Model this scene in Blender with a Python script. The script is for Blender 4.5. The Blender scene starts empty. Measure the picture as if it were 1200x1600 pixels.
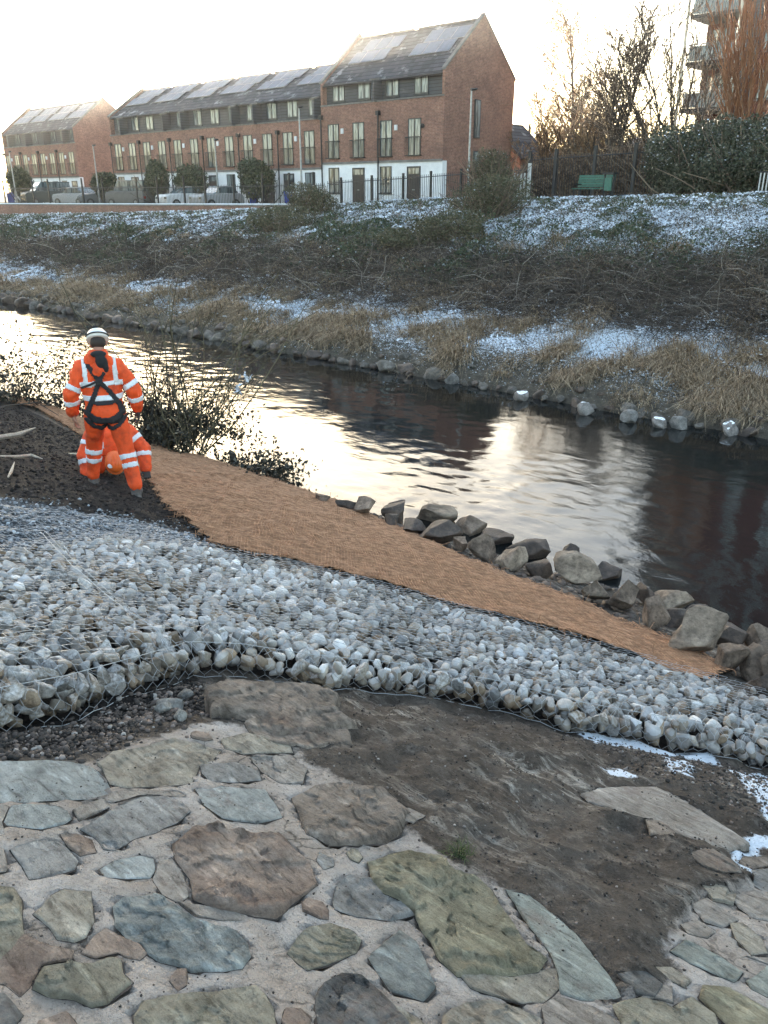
import bpy, math, random
import numpy as np
from mathutils import Vector, Matrix
R = math.radians
random.seed(7); rng = np.random.default_rng(11)
scene = bpy.context.scene
COL = scene.collection

# ------------------------------------------------------------------ camera, sky, sun, exposure
# axes: X along the river (downstream), Y across the river, Z up; water level is z = 0
FPX = 1250.0; PITCH = math.atan(498/1250); HEAD = R(41.3); CAMZ = 4.5
cam = bpy.data.cameras.new('camera'); camo = bpy.data.objects.new('camera', cam); COL.objects.link(camo)
camo.location = (0, 0, CAMZ); camo.rotation_euler = (math.pi/2-PITCH, 0, HEAD)
cam.sensor_fit = 'VERTICAL'; cam.sensor_height = 36; cam.lens = FPX/1600*36
cam.clip_start = .05; cam.clip_end = 2000
scene.camera = camo
_cp, _sp, _ct, _st = math.cos(PITCH), math.sin(PITCH), math.cos(HEAD), math.sin(HEAD)
def ray(u, v):
    a = (u-600)/FPX; b = (800-v)/FPX
    X, Y, Z = a, _cp+_sp*b, -_sp+_cp*b
    return (_ct*X-_st*Y, _st*X+_ct*Y, Z)
SUN = Vector(ray(318, 127)).normalized()
sun_el = math.asin(SUN.z); sun_az = math.atan2(SUN.x, SUN.y)
world = bpy.data.worlds.new('World'); scene.world = world; world.use_nodes = True
nt = world.node_tree; nt.nodes.clear()
sky = nt.nodes.new('ShaderNodeTexSky'); sky.sky_type = 'NISHITA'; sky.sun_disc = False
sky.sun_elevation = sun_el; sky.sun_rotation = sun_az
sky.air_density = 1.0; sky.dust_density = 1.6; sky.ozone_density = 1.0
skc = nt.nodes.new('ShaderNodeHueSaturation'); skc.inputs['Saturation'].default_value = 1.05   # thin winter cloud greys the blue
skt = nt.nodes.new('ShaderNodeMix'); skt.data_type = 'RGBA'; skt.blend_type = 'MULTIPLY'; skt.inputs[0].default_value = 1; skt.inputs[7].default_value = (.98, 1.0, 1.02, 1)
bg = nt.nodes.new('ShaderNodeBackground'); bg.inputs[1].default_value = 0.15
wo = nt.nodes.new('ShaderNodeOutputWorld')
skg = nt.nodes.new('ShaderNodeGamma'); skg.inputs[1].default_value = .72   # thin high cloud evens out the sky
nt.links.new(sky.outputs[0], skg.inputs[0]); nt.links.new(skg.outputs[0], skc.inputs['Color']); nt.links.new(skc.outputs[0], skt.inputs[6]); nt.links.new(skt.outputs[2], bg.inputs[0]); nt.links.new(bg.outputs[0], wo.inputs[0])
sl = bpy.data.lights.new('sun', 'SUN'); slo = bpy.data.objects.new('sun', sl); COL.objects.link(slo)
sl.energy = 4.5; sl.angle = R(.5); sl.color = (1, .86, .66)
slo.rotation_euler = (-SUN).to_track_quat('-Z', 'Y').to_euler()
scene.view_settings.view_transform = 'Standard'; scene.view_settings.look = 'None'
scene.view_settings.gamma = 1; scene.view_settings.exposure = 3.08
scene.view_settings.use_curve_mapping = False

# ------------------------------------------------------------------ maths helpers
def hit_slope(u, v, off=0.0, z0=2.9, k=.345):
    s, n, z = ray(u, v); t = (z0+off-CAMZ)/(z+k*n); return (t*s, t*n, CAMZ+t*z, t)
def hit_n(u, v, N):
    s, n, z = ray(u, v); t = N/n; return (t*s, N, CAMZ+t*z, t)
def hit_z(u, v, z0=0.0):
    s, n, z = ray(u, v); t = (z0-CAMZ)/z; return (t*s, t*n, z0, t)
def _h(ix, iy, iz):
    n = (ix*374761393 + iy*668265263 + iz*2147483647*3 + 1274126177) & 0xffffffff
    n = ((n ^ (n >> 13))*1274126177) & 0xffffffff
    n = ((n ^ (n >> 15))*2246822519) & 0xffffffff
    return ((n ^ (n >> 16)) & 0xffff)/32767.5-1
def vnoise(P):
    P = np.asarray(P, float); f = np.floor(P); w = P-f; w = w*w*(3-2*w); i = f.astype(np.int64)
    r = 0
    for dx in (0, 1):
        for dy in (0, 1):
            for dz in (0, 1):
                wt = (w[..., 0] if dx else 1-w[..., 0])*(w[..., 1] if dy else 1-w[..., 1])*(w[..., 2] if dz else 1-w[..., 2])
                r = r+wt*_h(i[..., 0]+dx, i[..., 1]+dy, i[..., 2]+dz)
    return r
def fbm(P, sc=1.0, octs=4, seed=0.0, gain=.5):
    P = np.asarray(P, float)*sc+seed*17.31; a, r, t = 1.0, 0, 0
    for _ in range(octs):
        r = r+a*vnoise(P); t += a; a *= gain; P = P*2.03+5.1
    return r/t
def f2(x, y, sc=1.0, octs=4, seed=0.0):
    return fbm(np.stack([np.asarray(x, float), np.asarray(y, float), np.zeros_like(np.asarray(x, float))], -1), sc, octs, seed)
def sstep(a, b, x):
    t = np.clip((np.asarray(x, float)-a)/(b-a), 0, 1); return t*t*(3-2*t)
def inpoly(x, y, poly):
    x = np.asarray(x, float); y = np.asarray(y, float); r = np.zeros(x.shape, bool); n = len(poly)
    for i in range(n):
        x1, y1 = poly[i][:2]; x2, y2 = poly[(i+1) % n][:2]
        c = ((y1 > y) != (y2 > y)) & (x < (x2-x1)*(y-y1)/((y2-y1) if y2 != y1 else 1e-9)+x1); r ^= c
    return r
def pdist(x, y, pts, closed=False):
    x = np.asarray(x, float); y = np.asarray(y, float); d = np.full(x.shape, 1e9); n = len(pts)
    for i in range(n if closed else n-1):
        x1, y1 = pts[i][:2]; x2, y2 = pts[(i+1) % n][:2]; dx, dy = x2-x1, y2-y1
        t = np.clip(((x-x1)*dx+(y-y1)*dy)/(dx*dx+dy*dy+1e-12), 0, 1)
        d = np.minimum(d, np.hypot(x-x1-t*dx, y-y1-t*dy))
    return d
def resample(pts, step, closed=True):
    P = np.array([p[:2] for p in pts], float)
    if closed: P = np.vstack([P, P[:1]])
    L = np.r_[0, np.cumsum(np.hypot(*np.diff(P, axis=0).T))]; n = max(3, int(round(L[-1]/step)))
    t = np.linspace(0, L[-1], n+(0 if closed else 1), endpoint=not closed)
    return np.stack([np.interp(t, L, P[:, 0]), np.interp(t, L, P[:, 1])], 1)

# ------------------------------------------------------------------ object helpers
ORG = {}
def tag(o, label=None, cat=None, group=None, kind=None):
    if label: o['label'] = label
    if cat: o['category'] = cat
    if group: o['group'] = group
    if kind: o['kind'] = kind
    return o
def thing(name, label, cat, loc=(0, 0, 0), group=None, rz=0):
    o = bpy.data.objects.new(name, None); COL.objects.link(o); o.location = loc; o.rotation_euler = (0, 0, rz)
    o.empty_display_size = .1; ORG[o.name] = Vector(loc); return tag(o, label, cat, group)
def link(name, me, parent=None, mat=None):
    if mat is not None and not me.materials:
        for m in (mat if isinstance(mat, (list, tuple)) else [mat]): me.materials.append(m)
    o = bpy.data.objects.new(name, me); COL.objects.link(o)
    if parent is not None: o.parent = parent
    return o
def npmesh(name, V, F, mat=None, smooth=False, mi=None, attrs=None):
    V = np.asarray(V, np.float32).reshape(-1, 3); me = bpy.data.meshes.new(name)
    groups = F if isinstance(F, list) else [F]
    groups = [np.asarray(g, np.int32) for g in groups if len(g)]
    tot = sum(len(g) for g in groups); loops = np.concatenate([g.ravel() for g in groups])
    cnt = np.concatenate([np.full(len(g), g.shape[1], np.int32) for g in groups])
    me.vertices.add(len(V)); me.vertices.foreach_set('co', V.ravel())
    me.loops.add(len(loops)); me.loops.foreach_set('vertex_index', loops)
    me.polygons.add(tot); st = np.r_[0, np.cumsum(cnt)[:-1]].astype(np.int32)
    me.polygons.foreach_set('loop_start', st); me.polygons.foreach_set('loop_total', cnt)
    if smooth: me.polygons.foreach_set('use_smooth', np.ones(tot, bool))
    if mi is not None: me.polygons.foreach_set('material_index', np.asarray(mi, np.int32))
    for k, a in (attrs or {}).items():
        at = me.attributes.new(k, 'FLOAT', 'POINT'); at.data.foreach_set('value', np.asarray(a, np.float32).ravel())
    me.update(calc_edges=True)
    if mat is not None:
        for m in (mat if isinstance(mat, (list, tuple)) else [mat]): me.materials.append(m)
    return me
class B:
    """collects simple solids and links them as one mesh"""
    def __init__(s): s.v = []; s.f = []
    def add(s, V, F):
        k = len(s.v); s.v += [tuple(p) for p in V]; s.f += [tuple(i+k for i in q) for q in F]; return s
    def box(s, x0, x1, y0, y1, z0, z1):
        return s.add([(x, y, z) for z in (z0, z1) for y in (y0, y1) for x in (x0, x1)],
                     [(0, 2, 3, 1), (4, 5, 7, 6), (0, 1, 5, 4), (2, 6, 7, 3), (0, 4, 6, 2), (1, 3, 7, 5)])
    def mbox(s, M, sx, sy, sz):
        V = [M @ Vector((x*sx/2, y*sy/2, z*sz/2)) for z in (-1, 1) for y in (-1, 1) for x in (-1, 1)]
        return s.add(V, [(0, 2, 3, 1), (4, 5, 7, 6), (0, 1, 5, 4), (2, 6, 7, 3), (0, 4, 6, 2), (1, 3, 7, 5)])
    def prism(s, poly, lo, hi, ax=2):
        """extrude a 2-D outline; ax is the axis of extrusion"""
        n = len(poly)
        def P(p, h):
            return (h, p[0], p[1]) if ax == 0 else ((p[0], h, p[1]) if ax == 1 else (p[0], p[1], h))
        V = [P(p, lo) for p in poly]+[P(p, hi) for p in poly]
        F = [tuple(range(n))[::-1], tuple(range(n, 2*n))]+[(i, (i+1) % n, n+(i+1) % n, n+i) for i in range(n)]
        return s.add(V, F)
    def tube(s, pts, rad, n=6, cap=True):
        pts = [Vector(p) for p in pts]; rad = [rad]*len(pts) if isinstance(rad, (int, float)) else rad
        V = []
        for i, p in enumerate(pts):
            d = (pts[min(i+1, len(pts)-1)]-pts[max(i-1, 0)])
            d = d.normalized() if d.length > 1e-9 else Vector((0, 0, 1))
            a = d.cross(Vector((0, 0, 1)) if abs(d.z) < .9 else Vector((1, 0, 0))).normalized(); b = d.cross(a)
            for k in range(n):
                t = 2*math.pi*k/n; V.append(p+(a*math.cos(t)+b*math.sin(t))*rad[i])
        F = [(i*n+k, i*n+(k+1) % n, (i+1)*n+(k+1) % n, (i+1)*n+k) for i in range(len(pts)-1) for k in range(n)]
        if cap: F += [tuple(range(n))[::-1], tuple(range((len(pts)-1)*n, len(pts)*n))]
        return s.add(V, F)
    def loft(s, secs, n=16, cap=True):
        """secs: (centre, rx, ry) horizontal ellipses, or (centre, rx, ry, matrix)"""
        V = []
        for q in secs:
            c = Vector(q[0]); M = q[3] if len(q) > 3 else Matrix.Identity(3)
            for k in range(n):
                t = 2*math.pi*k/n; V.append(c+M @ Vector((q[1]*math.cos(t), q[2]*math.sin(t), 0)))
        F = [(i*n+k, i*n+(k+1) % n, (i+1)*n+(k+1) % n, (i+1)*n+k) for i in range(len(secs)-1) for k in range(n)]
        if cap: F += [tuple(range(n))[::-1], tuple(range((len(secs)-1)*n, len(secs)*n))]
        return s.add(V, F)
    def ball(s, c, r, M=None, seg=12, ring=8):
        c = Vector(c); r = (r, r, r) if isinstance(r, (int, float)) else r; V = []
        for i in range(1, ring):
            ph = math.pi*i/ring
            for k in range(seg):
                t = 2*math.pi*k/seg; q = Vector((r[0]*math.sin(ph)*math.cos(t), r[1]*math.sin(ph)*math.sin(t), r[2]*math.cos(ph)))
                V.append(c+(M @ q if M else q))
        top = Vector((0, 0, r[2])); V.append(c+(M @ top if M else top)); V.append(c-(M @ top if M else top)); m = len(V)
        F = [(i*seg+k, (i+1)*seg+k, (i+1)*seg+(k+1) % seg, i*seg+(k+1) % seg) for i in range(ring-2) for k in range(seg)]
        F += [(m-2, k, (k+1) % seg) for k in range(seg)]+[(m-1, (ring-2)*seg+(k+1) % seg, (ring-2)*seg+k) for k in range(seg)]
        return s.add(V, F)
    def mesh(s, name, mat=None, org=None, smooth=False):
        me = bpy.data.meshes.new(name); o = org or Vector((0, 0, 0))
        me.from_pydata([tuple(Vector(p)-o) for p in s.v], [], s.f); me.update()
        if smooth: me.polygons.foreach_set('use_smooth', [True]*len(me.polygons))
        if mat is not None: me.materials.append(mat)
        return me
    def obj(s, name, mat, root=None, part=None, smooth=False, bevel=0):
        """root: the thing whose location the mesh is relative to; part: parent if a sub-part"""
        org = ORG.get(root.name, Vector((0, 0, 0))) if root is not None else None
        o = link(name, s.mesh(name, mat, org, smooth), part or root)
        if bevel:
            m = o.modifiers.new('bevel', 'BEVEL'); m.width = bevel; m.segments = 2; m.limit_method = 'ANGLE'
        return o
def copy_tree(o, parent=None):
    c = o.copy(); COL.objects.link(c); c.parent = parent
    for ch in [x for x in KIDS.get(o.name, [])]: copy_tree(ch, c)
    return c
KIDS = {}
def freeze(o):
    ks = [x for x in bpy.data.objects if x.parent == o]; KIDS[o.name] = ks
    for k in ks: freeze(k)

# ------------------------------------------------------------------ materials
def new_mat(name):
    m = bpy.data.materials.new(name); m.use_nodes = True; n = m.node_tree; n.nodes.clear()
    o = n.nodes.new('ShaderNodeOutputMaterial'); p = n.nodes.new('ShaderNodeBsdfPrincipled')
    n.links.new(p.outputs[0], o.inputs[0]); return m, n, p
def coords(n, kind='Object', scale=(1, 1, 1)):
    t = n.nodes.new('ShaderNodeTexCoord'); m = n.nodes.new('ShaderNodeMapping'); m.inputs['Scale'].default_value = scale
    n.links.new(t.outputs[kind], m.inputs[0]); return m.outputs[0]
def noise(n, vec, scale, detail=4, rough=.55, dist=0):
    t = n.nodes.new('ShaderNodeTexNoise'); t.inputs['Scale'].default_value = scale; t.inputs['Detail'].default_value = detail
    t.inputs['Roughness'].default_value = rough; t.inputs['Distortion'].default_value = dist
    n.links.new(vec, t.inputs['Vector']); return t.outputs['Fac']
def ramp(n, fac, stops):
    r = n.nodes.new('ShaderNodeValToRGB'); e = r.color_ramp.elements
    while len(e) < len(stops): e.new(.5)
    for i, (p, c) in enumerate(stops):
        e[i].position = p; e[i].color = (*c, 1) if len(c) == 3 else c
    n.links.new(fac, r.inputs[0]); return r.outputs[0]
def mixc(n, fac, a, b, mode='MIX'):
    m = n.nodes.new('ShaderNodeMix'); m.data_type = 'RGBA'; m.blend_type = mode
    for s, x in ((m.inputs[0], fac), (m.inputs[6], a), (m.inputs[7], b)):
        if isinstance(x, (int, float)): s.default_value = x
        elif isinstance(x, tuple): s.default_value = (*x, 1)
        else: n.links.new(x, s)
    return m.outputs[2]
def math_(n, op, a, b=0.0, c=None):
    m = n.nodes.new('ShaderNodeMath'); m.operation = op
    for i, x in enumerate((a, b, c)):
        if x is None: continue
        if isinstance(x, (int, float)): m.inputs[i].default_value = x
        else: n.links.new(x, m.inputs[i])
    return m.outputs[0]
def bump(n, p, h, strength=.5, dist=.02, prev=None):
    b = n.nodes.new('ShaderNodeBump'); b.inputs['Strength'].default_value = strength; b.inputs['Distance'].default_value = dist
    n.links.new(h, b.inputs['Height'])
    if prev: n.links.new(prev, b.inputs['Normal'])
    n.links.new(b.outputs[0], p.inputs['Normal']); return b.outputs[0]
def attr(n, name):
    a = n.nodes.new('ShaderNodeAttribute'); a.attribute_name = name; return a.outputs['Fac']
def orand(n):
    o = n.nodes.new('ShaderNodeObjectInfo'); return o.outputs['Random']
def simple(name, c1, c2=None, scale=8, rough=.7, bmp=0, bscale=40, metal=0, var=.15, kind='Object', spec=.5):
    m, n, p = new_mat(name); c2 = c2 or tuple(x*.75 for x in c1); v = coords(n, kind)
    f = noise(n, v, scale, 5, .6)
    col = ramp(n, f, [(.35, c2), (.65, c1)])
    hs = n.nodes.new('ShaderNodeHueSaturation'); n.links.new(col, hs.inputs['Color'])
    n.links.new(math_(n, 'MULTIPLY_ADD', orand(n), var*2, 1-var), hs.inputs['Value'])
    n.links.new(hs.outputs[0], p.inputs['Base Color'])
    p.inputs['Roughness'].default_value = rough; p.inputs['Metallic'].default_value = metal
    p.inputs['Specular IOR Level'].default_value = spec
    if bmp: bump(n, p, noise(n, v, bscale, 6, .65), bmp, .02)
    return m
M = {}
def isle(name, stops, rough=.8, spec=.3, trans=0, bmp=0):
    """colour varies from piece to piece inside one mesh"""
    m, n, p = new_mat(name); g = n.nodes.new('ShaderNodeNewGeometry')
    n.links.new(ramp(n, g.outputs['Random Per Island'], stops), p.inputs['Base Color'])
    p.inputs['Roughness'].default_value = rough; p.inputs['Specular IOR Level'].default_value = spec
    if bmp: bump(n, p, noise(n, coords(n), 60, 5), bmp, .01)
    return m
M['brick'] = None
def brick_mat(name, c1, c2, mortar, ax='x'):
    m, n, p = new_mat(name); t = n.nodes.new('ShaderNodeNewGeometry')
    sp = n.nodes.new('ShaderNodeSeparateXYZ'); n.links.new(t.outputs['Position'], sp.inputs[0])
    cb = n.nodes.new('ShaderNodeCombineXYZ')
    # walls face along X or along Y: run the courses round the corner
    n.links.new(math_(n, 'ADD', sp.outputs[0], sp.outputs[1]), cb.inputs[0]); n.links.new(sp.outputs[2], cb.inputs[1])
    b = n.nodes.new('ShaderNodeTexBrick'); n.links.new(cb.outputs[0], b.inputs['Vector'])
    b.inputs['Color1'].default_value = (*c1, 1); b.inputs['Color2'].default_value = (*c2, 1); b.inputs['Mortar'].default_value = (*mortar, 1)
    b.inputs['Scale'].default_value = 1; b.inputs['Brick Width'].default_value = .225; b.inputs['Row Height'].default_value = .075
    b.inputs['Mortar Size'].default_value = .006; b.inputs['Bias'].default_value = -.1
    f = noise(n, t.outputs['Position'], .9, 5, .65)
    col = mixc(n, 1.0, b.outputs['Color'], ramp(n, f, [(.3, (.72, .70, .68)), (.7, (1.15, 1.1, 1.05))]), 'MULTIPLY')
    f2_ = noise(n, t.outputs['Position'], 7, 4, .7)
    col = mixc(n, .8, col, ramp(n, f2_, [(.3, (.6, .58, .56)), (.65, (1.2, 1.2, 1.2))]), 'MULTIPLY')
    n.links.new(col, p.inputs['Base Color']); p.inputs['Roughness'].default_value = .9
    bump(n, p, b.outputs['Fac'], -.4, .01); return m
M['brick'] = brick_mat('red_brick', (.29, .145, .105), (.20, .092, .07), (.31, .25, .21))
M['brick_dark'] = brick_mat('dark_brick', (.13, .03, .024), (.08, .022, .018), (.09, .05, .04))
M['render'] = simple('white_render', (.78, .78, .78), (.66, .66, .67), 1.5, .85)
M['clad'] = None
def clad_mat():
    m, n, p = new_mat('slate_cladding'); t = n.nodes.new('ShaderNodeNewGeometry')
    sp = n.nodes.new('ShaderNodeSeparateXYZ'); n.links.new(t.outputs['Position'], sp.inputs[0])
    z = math_(n, 'FRACT', math_(n, 'MULTIPLY', sp.outputs[2], 5.5))
    f = noise(n, t.outputs['Position'], 3, 5, .6)
    c = mixc(n, f, (.035, .04, .05), (.075, .085, .10)); c = mixc(n, math_(n, 'LESS_THAN', z, .18), c, (.015, .017, .02))
    n.links.new(c, p.inputs['Base Color']); p.inputs['Roughness'].default_value = .5; bump(n, p, z, .6, .03); return m
M['clad'] = clad_mat()
def roof_mat():
    m, n, p = new_mat('roof_tile'); t = n.nodes.new('ShaderNodeNewGeometry')
    sp = n.nodes.new('ShaderNodeSeparateXYZ'); n.links.new(t.outputs['Position'], sp.inputs[0])
    z = math_(n, 'FRACT', math_(n, 'MULTIPLY', sp.outputs[2], 4.2)); x = sp.outputs[0]
    row = math_(n, 'FLOOR', math_(n, 'MULTIPLY', sp.outputs[2], 4.2))
    cb = n.nodes.new('ShaderNodeCombineXYZ'); n.links.new(math_(n, 'FLOOR', math_(n, 'MULTIPLY_ADD', row, .5, math_(n, 'MULTIPLY', x, 3.2))), cb.inputs[0]); n.links.new(row, cb.inputs[1])
    w = n.nodes.new('ShaderNodeTexWhiteNoise'); n.links.new(cb.outputs[0], w.inputs['Vector'])
    c = mixc(n, w.outputs['Value'], (.035, .038, .045), (.085, .088, .10)); f = noise(n, t.outputs['Position'], 1.3, 5, .7)
    c = mixc(n, math_(n, 'LESS_THAN', z, .2), c, (.012, .013, .016))
    c = mixc(n, ramp(n, f, [(.56, (0, 0, 0)), (.66, (.45, .45, .45))]), c, (.5, .52, .56))
    n.links.new(c, p.inputs['Base Color']); p.inputs['Roughness'].default_value = .8; p.inputs['Specular IOR Level'].default_value = .2; bump(n, p, z, .8, .04); return m
M['roof'] = roof_mat()
M['coping'] = simple('grey_coping', (.2, .19, .18), (.12, .115, .11), 3, .8)
M['frame'] = simple('dark_window_frame', (.025, .03, .035), rough=.4)
M['door'] = simple('dark_door', (.03, .022, .025), rough=.35)
def glass_mat(name, a, b):
    m, n, p = new_mat(name); v = coords(n, 'Object', (3, 3, .5)); f = noise(n, v, 1.7, 2)
    n.links.new(ramp(n, f, [(.42, a), (.55, b)]), p.inputs['Base Color'])
    p.inputs['Roughness'].default_value = .06; p.inputs['Specular IOR Level'].default_value = .9; p.inputs['Coat Weight'].default_value = .6
    p.inputs['Coat Roughness'].default_value = .03; return m
M['glass'] = glass_mat('window_glass', (.07, .09, .095), (.26, .29, .29))
M['glassd'] = glass_mat('balcony_glass', (.03, .05, .06), (.14, .19, .21))
M['solar'] = simple('solar_cells', (.11, .135, .19), (.07, .09, .13), 5, .5, spec=.25, var=.05)
M['metal'] = simple('galvanised_steel', (.32, .34, .35), (.22, .23, .24), 10, .4, metal=.6)
M['black'] = simple('black_painted_steel', (.015, .016, .018), rough=.45)
M['snow'] = simple('snow', (.82, .86, .92), (.7, .75, .84), 12, .85, .5, 30, var=.02)
M['leaf_dark'] = isle('evergreen_leaf', [(0, (.012, .022, .010)), (.6, (.035, .055, .022)), (.9, (.06, .075, .035)), (1, (.12, .12, .07))], .55, .5)
M['twig'] = isle('bare_twig', [(0, (.06, .042, .032)), (.6, (.14, .10, .075)), (1, (.26, .2, .14))], .9)
M['twig_dark'] = isle('dark_twig', [(0, (.012, .010, .009)), (.7, (.04, .03, .024)), (1, (.09, .07, .05))], .9)
M['twig_red'] = isle('red_willow_twig', [(0, (.16, .06, .03)), (1, (.34, .15, .07))], .7)
M['bark'] = simple('tree_bark', (.10, .085, .07), (.04, .034, .03), 14, .95, .6, 30)
M['bark_pale'] = simple('pale_bark', (.30, .24, .19), (.12, .09, .07), 14, .9, .5, 30)
M['straw'] = isle('dead_grass', [(0, (.10, .075, .05)), (.5, (.31, .22, .14)), (1, (.54, .42, .28))], .85)
M['grass'] = isle('green_grass', [(0, (.03, .05, .015)), (.6, (.075, .10, .035)), (1, (.16, .16, .07))], .8)
M['litter'] = isle('frosted_leaf_litter', [(0, (.03, .028, .02)), (.35, (.075, .065, .05)), (.64, (.06, .08, .045)), (.76, (.2, .19, .16)), (.88, (.5, .54, .6)), (.94, (.62, .67, .74)), (1, (.75, .8, .86))], .85)

# ------------------------------------------------------------------ terrain
NEAR_Z0, NEAR_K = 2.9, .345
GBASE = [hit_slope(u, v, -.10) for u, v in [(-260, 1190), (0, 1135), (100, 1112), (200, 1080), (290, 1050), (370, 1052), (480, 1068), (600, 1078), (760, 1104), (900, 1140), (1050, 1165), (1200, 1196), (1450, 1262)]]
GTOP = [hit_slope(u, v, .04) for u, v in [(-300, 930), (0, 872), (90, 852), (200, 840), (330, 862), (500, 896), (700, 952), (900, 1004), (1090, 1062), (1200, 1098), (1500, 1195)]]
GPOLY = [p[:2] for p in GBASE]+[p[:2] for p in GTOP][::-1]
MATU = [(18, 628), (60, 640), (130, 682), (228, 742), (262, 792), (300, 820), (330, 852), (500, 888), (700, 942), (900, 995), (1100, 1062)]
MATL = [(1135, 1050), (1010, 988), (906, 944), (706, 866), (604, 818), (524, 784), (430, 752), (300, 712), (230, 694), (140, 660), (40, 622)]
MPOLY = [hit_slope(u, v, .02)[:2] for u, v in MATU+MATL]
APRON = [hit_slope(u, v)[:2] for u, v in [(-400, 1170), (0, 1183), (150, 1186), (215, 1150), (330, 1128), (420, 1145), (480, 1190), (560, 1230), (640, 1300), (720, 1352), (790, 1395), (860, 1470), (930, 1560), (1000, 1640), (1100, 1900), (-500, 2500)]]
APRON2 = [hit_slope(u, v)[:2] for u, v in [(1700, 1420), (1200, 1370), (1090, 1400), (1040, 1470), (1060, 1530), (960, 1560), (900, 1640), (1000, 2200), (2000, 2200)]]
def near_off(s, n):
    s = np.asarray(s, float); n = np.asarray(n, float)
    ig = inpoly(s, n, GPOLY); d = pdist(s, n, GBASE)
    o = -.11*(1-sstep(.05, .75, d)); o = np.where(ig, -.14, o)
    ia = inpoly(s, n, APRON); o = np.where(ia, o*sstep(.35, 0.0, pdist(s, n, APRON, True))*.8, o)
    ia2 = inpoly(s, n, APRON2) | ia
    big = f2(s, n, 1.1, 3, 1)*.03*np.where(ia2, .6, 1)
    fine = f2(s, n, 7, 4, 2)*.016*np.where(ia2, .8, 1.0)
    im = inpoly(s, n, MPOLY)
    mud = ~ia2 & ~ig & ~im
    rough = np.abs(f2(s, n, 22, 3, 4))*.022*mud+(.03-np.abs(f2(s*.8+n*.5, n*.8-s*.5, 2.6, 4, 14))*.12)*mud*(n < 4.6)*sstep(.0, .3, pdist(s, n, APRON, True))
    return o+np.where(im | ig, big*.5, big+fine+rough)
def near_z(s, n):
    s = np.asarray(s, float); n = np.asarray(n, float)
    base = np.where(n > 0, NEAR_Z0-NEAR_K*n, NEAR_Z0-.04*n)
    edge = 8.25+.25*f2(s, s*0, .6, 2, 9)
    base = base-1.4*sstep(-.1, 1.6, n-edge)
    return base+near_off(s, n)
def spaced(a, b, dens):
    x = [a]
    while x[-1] < b: x.append(x[-1]+dens(x[-1]))
    return np.array(x)
def grid_mesh(name, X, Y, zf, mat, attrs=None):
    gx, gy = np.meshgrid(X, Y); z = zf(gx, gy); nx, ny = len(X), len(Y)
    i = np.arange(nx*ny).reshape(ny, nx)
    F = np.stack([i[:-1, :-1], i[:-1, 1:], i[1:, 1:], i[1:, :-1]], -1).reshape(-1, 4)
    A = {k: fn(gx, gy) for k, fn in (attrs or {}).items()}
    return npmesh(name, np.stack([gx, gy, z], -1), F, mat, True, attrs=A)
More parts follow.
